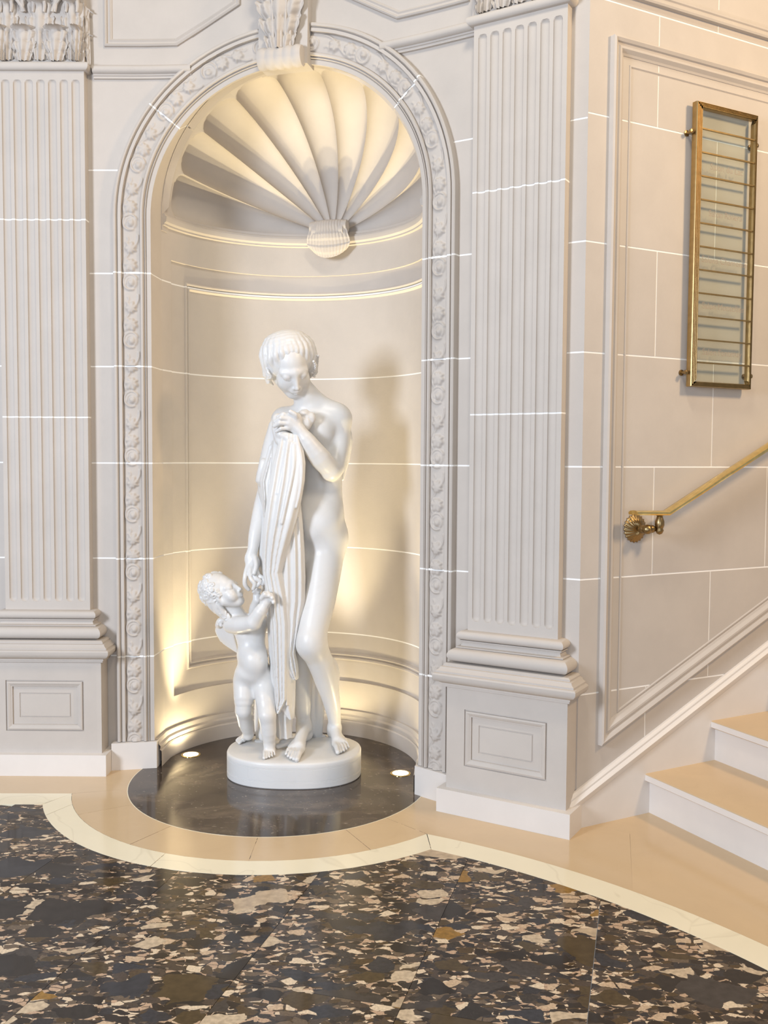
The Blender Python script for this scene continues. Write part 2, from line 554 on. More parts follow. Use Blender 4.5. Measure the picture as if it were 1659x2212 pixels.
# dark disc under the statue
dp = [(DC[0] + DR * cos(a), DC[1] + DR * sin(a)) for a in lin(0, 2 * pi, 121)[:-1]]
edge = [(DC[0] + (DR + 0.0035) * cos(a), DC[1] + (DR + 0.0035) * sin(a)) for a in lin(0, 2 * pi, 121)[:-1]]
piece('edge_strip', edge, M['ivory'], 0.0010)
piece('dark_disc', dp, M['disc'], 0.0014)
bk = [(NC[0] + 0.64 * (cos(t) * NX[0] + sin(t) * NY[0]), NC[1] + 0.64 * (cos(t) * NX[1] + sin(t) * NY[1])) for t in lin(0, pi, 30)]
piece('dark_floor', bk, M['disc'], 0.0012)

# ================================================================== WALL COURSES
ZJ = [0.0, 0.510, 0.950, 1.375, 1.801, 2.208, 2.654]      # mortar joints of the long wall
GAP = 0.0032
S_C, Z_C, R_IN, R_OUT = -0.003, 2.45, 0.618, 0.776          # arch

def courses(z0, z1, joints):
    cs = [z0] + [j for j in joints if z0 + 0.01 < j < z1 - 0.01] + [z1]
    return [(cs[i] + (GAP if i else 0), cs[i + 1] - (GAP if i < len(cs) - 2 else 0)) for i in range(len(cs) - 1)], cs[1:-1]

wall_left = empty('wall_left', kind='structure')
wall_right = empty('wall_right', kind='structure')
wall_stair = empty('wall_stairs', kind='structure')

TOP = 4.50
def edge_s(z, side):
    h = z - Z_C
    if h < 0:
        return S_C + side * (R_OUT - 0.01)
    return S_C + side * sqrt(max((R_OUT - 0.01) ** 2 - h * h, 0.0))

def wall_course(side, s_far, z0, z1, parent):
    zs = [z0]
    if z1 > Z_C:
        zc = Z_C + R_OUT - 0.01
        zs += [Z_C + (R_OUT - 0.01) * sin(a) for a in lin(0, pi / 2, 26) if z0 < Z_C + (R_OUT - 0.01) * sin(a) < z1]
    zs.append(z1)
    us = lin(0, 1, 13)
    mb = MB()
    mb.grid(lambda u, z: wall(s_far + (edge_s(z, side) - s_far) * u, z), us, zs, flip=(side > 0))
    # lips of the joints, a centimetre into the wall
    for z in (z0, z1):
        mb.rows([[wall(s_far + (edge_s(z, side) - s_far) * u, z, 0) for u in us],
                 [wall(s_far + (edge_s(z, side) - s_far) * u, z, 0.01) for u in us]])
    return mb.build('stone_block', M['stone'], parent)

def mortar_line(fn, us, z, parent, d=0.0012):
    mb = MB()
    mb.rows([[fn(u, z - GAP - 0.001, d) for u in us], [fn(u, z + GAP + 0.001, d) for u in us]])
    return mb.build('mortar_joint', M['mortar'], parent)

for side, s_far, parent in ((-1, -2.6, wall_left), (1, 1.2994, wall_right)):
    cs, js = courses(0.0, 3.05, ZJ[1:])
    for z0, z1 in cs:
        wall_course(side, s_far, z0, z1, parent)
    for z in js:
        e = edge_s(z, side)
        mortar_line(lambda u, zz, d: wall(u, zz, d), lin(s_far, e, 14), z, parent)
    wall_course(side, s_far, 3.05, TOP, parent)
mortar_line(lambda u, zz, d: wall(u, zz, d), lin(1.20, 1.2994, 3), 3.09, wall_right, -0.0004)

# ================================================================== ARCH SURROUND
arch = empty('arch_surround', wall(0, 0), label='carved stone arch moulding with scrolling leaves framing the statue niche', category='arch')
arch_off = np.array(arch.location)
class PM(MB):
    """mesh whose vertices are given in room space while the parent empty stands at its base"""
    def __init__(s, off):
        super().__init__()
        s.off = np.array(off)
    def build(s, name, mat=None, parent=None, **kw):
        s.v = [p - s.off for p in s.v]
        return super().build(name, mat, parent, **kw)

def path_pt(side, kind, t, r, d):
    """kind 's': straight jamb, t is z ; kind 'a': arch, t is the angle from the springing"""
    if kind == 's':
        return wall(S_C + side * r, t, d)
    return wall(S_C + side * r * cos(t), Z_C + r * sin(t), d)

def path_samples(kind_ranges):
    out = []
    for kind, a, b in kind_ranges:
        n = 2 if kind == 's' else max(2, int(abs(b - a) / radians(3.0)) + 1)
        out += [(kind, t) for t in lin(a, b, n)]
    return out

OUTER = [(0.780, 0.0), (0.780, -0.024), (0.777, -0.032), (0.771, -0.036), (0.765, -0.034), (0.761, -0.027), (0.7595, -0.020),
         (0.7575, -0.020), (0.7565, -0.030), (0.7430, -0.030), (0.7420, -0.004)]
INNER = [(0.6640, 0.0), (0.6635, -0.014), (0.6585, -0.0195), (0.652, -0.018), (0.6475, -0.010), (0.6465, -0.0035), (0.6445, -0.0035),
         (0.6430, -0.011), (0.6405, -0.012), (0.6385, -0.0035), (0.6370, -0.002), (0.6350, -0.007), (0.618, -0.004), (0.618, 0.008)]

def carve(L_, x):
    """height (0..1) of the running scroll: L_ metres along, x -1..1 across"""
    P = 0.252
    k = np.floor(L_ / P)
    t = (L_ / P - k)
    sg = 1.0
    X = x * 0.5            # in units where band is 1 wide, along scaled to the same unit
    Y = t * P / 0.082
    h = np.full_like(X, 0.12)
    def blob(cx, cy, r, amp, pw=2.0):
        q = np.hypot(X - cx, Y - cy) / r
        return amp * np.clip(1 - q ** pw, 0, 1)
    def ringl(cx, cy, r, w, amp, a0=None, a1=None):
        dx, dy = X - cx, Y - cy
        q = np.abs(np.hypot(dx, dy) - r) / w
        hh = amp * np.clip(1 - q * q, 0, 1)
        if a0 is not None:
            a = np.arctan2(dy, dx)
            mid, half = (a0 + a1) / 2, (a1 - a0) / 2
            da = np.abs(np.angle(np.exp(1j * (a - mid))))
            hh = hh * np.clip((half - da) / 0.25, 0, 1)
        return hh
    # medallion with a swirl
    h = np.maximum(h, ringl(0.03, 0.62, 0.40, 0.055, 0.8, -2.2, 2.9))
    h = np.maximum(h, ringl(0.0, 0.60, 0.29, 0.05, 0.62, -0.5, 4.4))
    h = np.maximum(h, blob(-0.02, 0.60, 0.26, 0.95, 3.0))
    h = h - ringl(0.05, 0.62, 0.13, 0.035, 0.5, -1.2, 2.6)
    h = h - blob(0.02, 0.66, 0.05, 0.5)
    # stem running in an S across the band
    sx = 0.40 * np.sin((Y - 0.62) * 2 * pi / (P / 0.082))
    st = np.abs(X - sx) / 0.055
    h = np.maximum(h, 0.75 * np.clip(1 - st * st, 0, 1) * (Y > 1.05))
    # lower leaf with scalloped edge
    def leaf(cx, cy, r, dirn):
        dx, dy = X - cx, (Y - cy) * dirn
        a = np.arctan2(dy, dx)
        rr = r * (0.80 + 0.20 * np.abs(np.cos(3.5 * a))) * (1.0 - 0.25 * np.cos(a - 2.2))
        q = np.hypot(dx, dy) / rr
        veins = 0.14 * np.cos(7 * a)
        return np.where(q < 1, (0.95 - 0.35 * q + veins * q) * np.clip((1 - q) * 4.5, 0, 1), 0)
    h = np.maximum(h, leaf(-0.02, 1.50, 0.40, 1.0))
    h = np.maximum(h, leaf(-0.02, 2.30, 0.36, -1.0))
    h = h - ringl(-0.26, 1.62, 0.085, 0.03, 0.55, 0.5, 5.0)
    h = h - ringl(-0.24, 2.20, 0.085, 0.03, 0.55, -5.0, -0.5)
    h = np.maximum(h, blob(-0.27, 1.62, 0.055, 0.9))
    h = np.maximum(h, blob(-0.25, 2.20, 0.055, 0.9))
    h = np.maximum(h, ringl(0.30, 1.05, 0.16, 0.04, 0.6, 1.0, 4.2))
    h = np.maximum(h, ringl(0.30, 2.80, 0.16, 0.04, 0.6, 2.0, 5.2))
    return h

def carved_strip(side, kind_ranges, L0, parent):
    """relief band between r 0.742 and 0.664"""
    ra, rb = 0.7415, 0.6640
    nx = 35
    rr = np.linspace(ra, rb, nx)
    pts = []
    Lc = L0
    prev = None
    for kind, a, b in kind_ranges:
        length = abs(b - a) * (1.0 if kind == 's' else 0.703)
        n = max(2, int(length / 0.0023))
        for t in np.linspace(a, b, n):
            pts.append((kind, t))
    Ls = [L0]
    for i in range(1, len(pts)):
        k0, t0 = pts[i - 1]
        k1, t1 = pts[i]
        Ls.append(Ls[-1] + (abs(t1 - t0) * (1.0 if k1 == 's' else 0.703) if k0 == k1 else 0.0))
    X = (rr - (ra + rb) / 2) / ((ra - rb) / 2) * -side
    Lg, Xg = np.meshgrid(np.array(Ls), X, indexing='ij')
    h = np.clip(carve(Lg, Xg), 0, 1)
    for _ in range(3):
        h[1:-1] = (h[:-2] + 2 * h[1:-1] + h[2:]) / 4
        h[:, 1:-1] = (h[:, :-2] + 2 * h[:, 1:-1] + h[:, 2:]) / 4
    edge = np.clip((1 - np.abs(Xg)) * 14, 0, 1)
    d = -0.003 - 0.018 * h * edge - 0.004 * (1 - Xg ** 2)
    mb = PM(arch_off)
    rows = []
    for i, (kd, t) in enumerate(pts):
        sp = [d[i, j] - (rr[j] - rb) / (ra - rb) * 0.008 for j in range(nx)]
        rows.append([path_pt(side, kd, t, rr[j], sp[j]) for j in range(nx)])
    mb.rows(rows, flip=(side < 0))
    mb.build('carved_band', M['carved'], parent, angle=60)
    return Ls[-1]

JA = radians(38.0)
KEY_A = radians(90) - 0.11 / 0.70
for side in (-1, 1):
    segs = [[('s', 0.125, ZJ[1])]] + [[('s', ZJ[i], ZJ[i + 1])] for i in range(1, 5)]
    segs += [[('s', ZJ[5], Z_C), ('a', 0.0, JA)], [('a', JA, KEY_A)]]
    Lrun = 0.05
    for si, seg in enumerate(segs):
        seg2 = []
        for k, (kd, a, b) in enumerate(seg):
            ga = GAP * (1 if kd == 's' else 1 / 0.70)
            a2 = a + (ga if (k == 0 and si > 0) else 0)
            b2 = b - (ga if (k == len(seg) - 1 and si < len(segs) - 1) else 0)
            seg2.append((kd, a2, b2))
        for prof in (OUTER, INNER):
            mb = PM(arch_off)
            rows = [[path_pt(side, kd, t, r, d) for r, d in prof] for kd, t in path_samples(seg2)]
            mb.rows(rows, flip=(side < 0))
            mb.build('arch_stone', M['stone'], arch, angle=30)
        Lrun = carved_strip(side, seg2, Lrun, arch)
    # mortar in the joints
    for kd, t in [('s', z) for z in ZJ[1:6]] + [('a', JA)]:
        ga = GAP + 0.001
        if kd == 'a':
            ga /= 0.70
        prof = OUTER + [(0.7415, -0.014), (0.703, -0.017), (0.6645, -0.014)] + INNER
        mb = PM(arch_off)
        mb.rows([[path_pt(side, kd, t - ga, r, d + 0.0012) for r, d in prof], [path_pt(side, kd, t + ga, r, d + 0.0012) for r, d in prof]])
        mb.build('mortar_joint', M['mortar'], arch)
    # foot block
    front = [wall(S_C + side * r, 0, d) for r, d in ((0.800, 0.0), (0.800, -0.052), (0.606, -0.012), (0.606, 0.05), (0.80, 0.05))]
    mb = PM(arch_off)
    mb.prism([p[:2] for p in front], 0.0, 0.122)
    mb.build('foot_block', M['plinth'], arch, smooth=False)

# ================================================================== NICHE
nic = empty('wall_niche', kind='structure')
ANG = lambda p: None
A1 = radians(8.0)
def hprof(dist):
    """recess depth of the nested panels by distance inside their border"""
    return dist
def niche_depth(th, z):
    x = (pi / 2 - abs(th - pi / 2)) * NRAD      # metres from the niche edge
    r = 0.0
    # first recess: sharp step 12 mm
    if x > 0.080 and 0.270 < z < 2.312:
        r += 0.012
        d2 = min(x - 0.185, z - 0.375, 2.232 - z)
        if d2 > 0:
            pr = [(0, 0.0), (0.002, -0.006), (0.008, -0.009), (0.014, -0.006), (0.016, 0.003), (0.022, 0.004), (0.024, -0.002), (0.030, -0.003), (0.036, 0.006), (0.038, 0.012)]
            if d2 >= 0.038:
                r += 0.012
            else:
                for (a, ra), (b, rb) in zip(pr, pr[1:]):
                    if a <= d2 <= b:
                        r += ra + (rb - ra) * (d2 - a) / (b - a)
                        break
    return r
pr_d = [0, 0.002, 0.008, 0.014, 0.016, 0.022, 0.024, 0.030, 0.036, 0.038]
e = 0.0004
xs = [0.0, 0.04, 0.080 - e, 0.080 + e, 0.13] + [0.185 + d for d in pr_d]
half = [x / NRAD for x in xs]
mid = lin(half[-1], pi - half[-1], 60)[1:-1]
ths = half + mid + [pi - h for h in half[::-1]]
zmark = [0.125, 0.20, 0.270 - e, 0.270 + e] + [0.375 + d for d in pr_d] + [2.232 - d for d in pr_d] + [2.312 - e, 2.312 + e, 2.36, 2.52]
def znodes(z0, z1):
    zs = sorted({round(z, 5) for z in zmark if z0 < z < z1} | {z0, z1})
    out = [zs[0]]
    for z in zs[1:]:
        n = max(1, int((z - out[-1]) / 0.25))
        out += lin(out[-1], z, n + 1)[1:]
    return out
cs, js = courses(0.125, 2.52, ZJ[1:6])
for z0, z1 in cs:
    mb = MB()
    mb.grid(lambda th, z: niche(th, z, niche_depth(th, z)), ths, znodes(z0, z1), flip=False)
    mb.build('stone_block', M['stone'], nic, angle=25)
for z in js:
    mortar_line(lambda th, zz, d: niche(th, zz, niche_depth(th, z) + d), ths, z, nic, 0.0003)
# base course of the niche
base = [(0.0, 0.004), (0.075, 0.004 - 0.0)]
def niche_ring(name, prof, mat, parent, n=72, ext=0.0, cap_ends=False):
    mb = MB()
    t = lin(0, pi, n)
    rows = [[niche(th, z, r) for th in t] for r, z in prof]
    if cap_ends:
        rows = [[niche(0, z, 0.03)] + row + [niche(pi, z, 0.03)] for row, (r, z) in zip(rows, prof)]
    if ext:
        rows = [[path_pt(1, 's', z, R_IN + r, 0.010)] + row + [path_pt(-1, 's', z, R_IN + r, 0.010)] for row, (r, z) in zip(rows, prof)]
    mb.rows(rows)
    return mb.build(name, mat, parent, angle=30)
niche_ring('niche_base', [(-0.028, 0.0), (-0.028, 0.070), (-0.024, 0.076), (-0.020, 0.076), (-0.020, 0.080), (-0.023, 0.088), (-0.022, 0.096), (-0.016, 0.102), (-0.014, 0.104), (-0.014, 0.112), (-0.010, 0.124), (0.0, 0.125)], M['stone'], nic, ext=1.0)
# cornice at the springing
niche_ring('cornice', [(0.0, 2.452), (-0.014, 2.455), (-0.014, 2.462), (-0.018, 2.464), (-0.024, 2.470), (-0.026, 2.482), (-0.026, 2.492), (-0.020, 2.494), (-0.018, 2.502), (-0.012, 2.505), (0.03, 2.506)], M['stone'], nic, cap_ends=True)
# reveal between the arch moulding and the niche: jambs and soffit
def reveal_row(p_arch, th_or_none, side, kind, t):
    return p_arch
for side in (-1, 1):
    segs = [[('s', 0.0, ZJ[1])]] + [[('s', ZJ[i], ZJ[i + 1])] for i in range(1, 5)] + [[('s', ZJ[5], Z_C + 0.055), ('a', 0.06, JA)], [('a', JA, pi / 2)]]
    for si, seg in enumerate(segs):
        mb = MB()
        pts = path_samples(seg)
        front, back = [], []
        for i, (kd, t) in enumerate(pts):
            ga = GAP * (1 if kd == 's' else 1.6)
            if i == 0 and si > 0:
                t += ga
            if i == len(pts) - 1 and si < len(segs) - 1:
                t -= ga
            front.append(path_pt(side, kd, t, R_IN, 0.006))
            if kd == 's':
                back.append(NC + side * (NRAD + 0.0) * NX + t * UP)
            else:
                back.append(NC + side * NRAD * cos(t) * NX + (2.505 + NRAD * sin(t)) * UP)
        mb.rows([[f + (b - f) * k for k in lin(0, 1, 4)] + [b + (0.012 * NY if t_[0] == 's' else 0.03 * NY - 0.022 * (side * cos(t_[1]) * NX + sin(t_[1]) * UP))] for f, b, t_ in zip(front, back, pts)], flip=(side < 0))
        mb.build('reveal_stone', M['stone'], nic)
    for kd, t in [('s', z) for z in ZJ[1:6]] + [('a', JA)]:
        ga = (GAP + 0.001) * (1 if kd == 's' else 1.6)
        q = []
        for tt in (t - ga, t + ga):
            f = path_pt(side, kd, tt, R_IN + 0.001, 0.006)
            b = NC + side * (NRAD + 0.001) * (NX if kd == 's' else cos(tt) * NX) + ((tt if kd == 's' else 2.505 + NRAD * sin(tt)) * UP)
            q.append([f, b])
        MB().rows(q).build('mortar_joint', M['mortar'], nic)

mb = MB()
for side in (-1, 1):
    c = NC + side * (NRAD - 0.006) * NX
    mb.box(c + 2.43 * UP - 0.004 * NY - (0 if side > 0 else 0.06) * NX, 0.06 * NX, 0.05 * NY, 0.16 * UP)
    mb.build('springer_stone', M['stone'], nic, smooth=False)
    mb = MB()
# ------------------------------------------------------------------ scallop shell vault
shell = empty('shell_vault', niche(pi / 2, 2.505), label='fluted stone scallop shell half dome at the top of the niche', category='shell')
SO = np.array(shell.location)
NF = 9
ZS = 2.506
def shell_pt(phi, al, extra=0.0):
    """phi 0..pi around the pole at the back, al 0..pi/2 away from the pole"""
    f = phi / pi * NF
    i = min(int(f), NF - 1)
    x = 2 * (f - i) - 1
    a_end = radians(83.0)
    # rounded outer end of each flute
    w = 0.5 * (pi / NF) * sin(max(al, 0.02))
    e1 = 1.0
    if al > a_end - radians(7.0):
        q = (al - (a_end - radians(7.0))) / radians(7.0)
        e1 = sqrt(max(1 - q * q, 0.0)) if q < 1 else 0.0
    shape = max(1 - abs(x) ** 2.3, 0.0) ** 0.62
    dep = 0.074 * min(sin(al), 1.0) ** 0.85 * shape * e1
    # keep the outer end round in plan too
    if al > a_end - radians(12):
        q = (al - (a_end - radians(12))) / radians(12)
        if q < 1:
            lim = sqrt(max(1 - q ** 3.2, 0))
            dep *= 1.0 if abs(x) < lim else max(0.0, 1 - (abs(x) - lim) * 9)
        else:
            dep = 0.0
    # narrow raised arris between flutes
    r = NRAD - 0.004 + dep + extra
    return NC + r * (sin(al) * (cos(phi) * NX + sin(phi) * UP) + cos(al) * NY) + ZS * UP
for k in range(NF):
    mb = PM(SO)
    ph = [pi * (k + u) / NF for u in (0.5 - 0.5 * np.cos(np.linspace(0, pi, 23)))]
    ph[0] += 1e-4; ph[-1] -= 1e-4
    als = list(np.linspace(0.03, radians(68), 26)) + list(np.linspace(radians(69), radians(90), 26))
    mb.grid(lambda p, a: shell_pt(p, a), ph, als, flip=True)
    mb.build('shell_flute', M['stone'], shell, angle=50)
# hub: a small scallop that curls over the cornice
mb = PM(SO)
hubc = niche(pi / 2, 2.535, -0.03)
def hub_pt(a, t):
    # a -1..1 across, t 0..1 from the curl at the top down to the scalloped rim
    ta = radians(38) * a
    if t < 0.35:
        q = t / 0.35
        ang_ = radians(200) * (1 - q)
        rr = 0.034
        out = 0.030 + rr * cos(ang_) * 1.0 + 0.012
        up = 0.0 + rr * sin(ang_)
        width = 0.082 + 0.010 * q
        L_ = 0.0
        drop = -up + 0.0
        y_out, z_ = out, up
    else:
        q = (t - 0.35) / 0.65
        width = 0.092 + 0.026 * sin(q * pi * 0.55)
        y_out = 0.076 - 0.030 * q * q
        z_ = -0.150 * q
    fl = 0.004 * abs(sin(a * pi * 6.5)) + (0.003 if int((t - 0.35) * 7) % 2 else 0)
    rim = 1.0 - (0.30 * (abs(a) ** 2.2) if t > 0.35 else 0.0) * ((t - 0.35) / 0.65 if t > 0.35 else 0)
    x = width * a * (1.0 - (0.35 * ((t - 0.6) / 0.4) ** 2 * 0.6 if t > 0.6 else 0))
    return hubc + x * NX - (y_out + fl - 0.022 * a * a) * NY + (z_ * rim) * UP
mb.grid(hub_pt, lin(-1, 1, 79), lin(0, 1, 44), flip=True)
# closing back of the hub
mb.build('shell_hub', M['carved'], shell, angle=60)
mb = PM(SO)
mb.tube([hubc - 0.094 * NX - 0.036 * NY, hubc + 0.094 * NX - 0.036 * NY], 0.030, 16)
mb.tube([hubc - 0.080 * NX - 0.030 * NY - 0.02 * UP, hubc + 0.080 * NX - 0.03 * NY - 0.02 * UP], 0.042, 16)
mb.build('hub_roll', M['carved'], shell)

# ------------------------------------------------------------------ keystone with an acanthus leaf
key = empty('keystone', wall(0, 3.0, -0.05), label='carved acanthus leaf keystone with a scrolled foot at the crown of the arch', category='keystone')
KO = np.array(key.location)
mb = PM(KO)
def kp(x, z, d):
    return wall(S_C, z, 0) + x * TXK - d * TNK
phm = (S_C + AR) / RHO
TXK = TL * cos(phm) - NL * sin(phm)
TNK = NL * cos(phm) + TL * sin(phm)
blk = [(-0.108, 3.045), (0.108, 3.045), (0.116, 3.58), (-0.116, 3.58)]
mb.add([kp(x, z, -0.03) for x, z in blk] + [kp(x, z, 0.055) for x, z in blk],
       [(3, 2, 1, 0), (4, 5, 6, 7), (0, 1, 5, 4), (1, 2, 6, 5), (2, 3, 7, 6), (3, 0, 4, 7)])
mb.build('keystone_block', M['stone'], key, smooth=False)
# scroll at the foot, five reeds wide
mb = PM(KO)
def scroll(a, t):
    x = -0.096 + 0.192 * a
    rr = 0.040 + 0.0045 * abs(sin(a * pi * 5)) - 0.004
    an = radians(-120 + 330 * t)
    return kp(x, 3.068 + rr * sin(an) * 1.15, 0.075 + rr * cos(an) * 1.05)
mb.grid(scroll, lin(0, 1, 51), lin(0, 1, 30))
for a in (0, 1):
    c = kp(-0.096 + 0.192 * a, 3.068, 0.075)
    b = len(mb.v)
    rim = [scroll(a, t) for t in lin(0, 1, 30)]
    mb.add([c] + rim, [(0, i + 1, (i + 1) % 30 + 1) if a == 0 else (0, (i + 1) % 30 + 1, i + 1) for i in range(30)])
mb.build('scroll', M['carved'], key, angle=50)

def acanthus(fn, W, H, lobes=4, bulge=0.03, curl=0.03, vein=0.006, nu=41, nv=60, name='leaf', parent=None, off=None, taper=0.55):
    """leaf grown on fn(x, z, out); broad at two thirds of its height, tip curling outwards"""
    mb = PM(off)
    rows = []
    for j in range(nv):
        v = j / (nv - 1)
        wv = taper + (1 - taper) * sin(min(v / 0.72, 1) * pi / 2)
        if v > 0.72:
            wv *= sqrt(max(1 - ((v - 0.72) / 0.29) ** 2, 0.16))
        lob = abs(sin(v * pi * lobes + 0.5))
        tooth = abs(sin(v * pi * lobes * 3 + 0.9))
        wv *= 0.76 + 0.18 * lob ** 0.6 + 0.06 * tooth
        row = []
        for i in range(nu):
            u = -1 + 2 * i / (nu - 1)
            x = W * wv * u
            # edges swing upwards, like real lobes
            zz = H * v + 0.10 * H * u * u * wv * (0.6 + 0.4 * lob)
            out = bulge * (1 - u * u) + 0.010
            out += vein * 1.25 * cos(abs(u) * 13.0 - v * 3.0) * (0.45 + 0.55 * abs(u)) + vein * 1.3 * max(0, 1 - abs(u) * 7)
            out -= vein * 1.6 * (1 - lob) ** 2 * min(1, abs(u) * 1.8)
            out += 0.5 * vein * lob * abs(u)
            if v > 0.74:
                q = (v - 0.74) / 0.26
                out += curl * q * q * 1.6
                zz -= H * 0.26 * q * q * 0.75
            row.append(fn(x, zz, out))
        rows.append(row)
    mb.rows(rows)
    # close the back a little behind
    return mb.build(name, M['carved'], parent, angle=70)
acanthus(lambda x, z, o: kp(x, 3.095 + z, 0.066 + o), 0.128, 0.42, 6, 0.030, 0.07, 0.0085, 61, 110, 'acanthus_leaf', key, KO, 0.50)
for sx in (-1, 1):
    mb = PM(KO)
    for k in range(3):
        mb.tube([kp(sx * (0.010 + 0.017 * k + 0.010 * (k + 1) * (t ** 2.2) * 1.4), 3.10 + 0.42 * t, 0.100 - 0.008 * k + 0.004 * sin(t * 3)) for t in lin(0, 1, 22)],
                [0.0065 - 0.003 * t for t in lin(0, 1, 22)], 8)
    mb.build('leaf_rib', M['carved'], key)
# ================================================================== PANEL FRAMES
def inset(poly, d):
    """inset a convex counter-clockwise polygon by d"""
    n = len(poly)
    L_ = []
    for i in range(n):
        p, q = np.array(poly[i], float), np.array(poly[(i + 1) % n], float)
        t = (q - p) / np.linalg.norm(q - p)
        nn = np.array([-t[1], t[0]])
        L_.append((p + nn * d, t))
    out = []
    for i in range(n):
        (p, t), (q, s) = L_[i - 1], L_[i]
        A = np.array([[t[0], -s[0]], [t[1], -s[1]]])
        k = np.linalg.solve(A, q - p)
        out.append(p + t * k[0])
    return out

def frame(name, fn, poly, prof, mat, parent, cell=0.12, fill=False, off=(0, 0, 0), angle=25):
    """mitred moulding around poly ((s, z) corners, ccw); prof: (distance inwards, projection)"""
    loops = []
    n = len(poly)
    cnt = [max(1, int(np.linalg.norm(np.array(poly[(i + 1) % n]) - np.array(poly[i])) / cell)) for i in range(n)]
    for d, h in prof:
        q = inset(poly, d)
        lp = []
        for i in range(n):
            a, b = q[i], q[(i + 1) % n]
            lp += [fn(*(a + (b - a) * k / cnt[i]), -h) for k in range(cnt[i])]
        loops.append(lp)
    mb = PM(off)
    mb.rows(loops, closed=True)
    if fill:
        m_ = len(loops[0])
        b = (len(loops) - 1) * m_
        c = sum(loops[-1]) / m_
        mb.v.append(c)
        ci = len(mb.v) - 1
        mb.f += [(b + i, b + (i + 1) % m_, ci) for i in range(m_)]
    return mb.build(name, mat, parent, angle=angle)

BEAD = [(0.0, 0.0), (0.001, 0.012), (0.006, 0.016), (0.012, 0.012), (0.014, 0.005), (0.020, 0.005), (0.026, 0.009), (0.034, 0.003), (0.035, 0.0)]
# frieze panels above the arch
for sgn, parent in ((-1, wall_left), (1, wall_right)):
    pts = [(0.815, 3.178), (0.495, 3.178), (0.215, 3.335), (0.215, 4.05), (0.815, 4.05)]
    poly = [(sgn * x, z) for x, z in pts]
    if sgn > 0:
        poly = [(x, z) for x, z in poly][::-1]
    frame('panel_moulding', wall, poly, BEAD, M['stone'], parent)
    # string course under the frieze
    mb = MB()
    prof = [(3.040, 0.0), (3.041, 0.012), (3.050, 0.013), (3.051, 0.018), (3.058, 0.018)] + \
           [(3.076 - 0.018 * cos(a), 0.018 + 0.020 * sin(a)) for a in lin(0.15, pi, 9)] + [(3.096, 0.0)]
    s1 = 0.43
    ss = lin(s1, 0.862, 8)
    rows = [[wall(sgn * s, z, -h) for s in ss] for z, h in prof]
    mb.rows(rows, flip=(sgn < 0))
    mb.build('string_course', M['stone'], parent)
mb = MB()
ss = lin(-2.6, -1.262, 4)
mb.rows([[wall(s, z, -h) for s in ss] for z, h in [(3.040, 0.0), (3.041, 0.014), (3.058, 0.018)] + [(3.076 - 0.018 * cos(a), 0.018 + 0.020 * sin(a)) for a in lin(0.15, pi, 9)] + [(3.096, 0.0)]])
mb.build('string_course', M['stone'], wall_left)

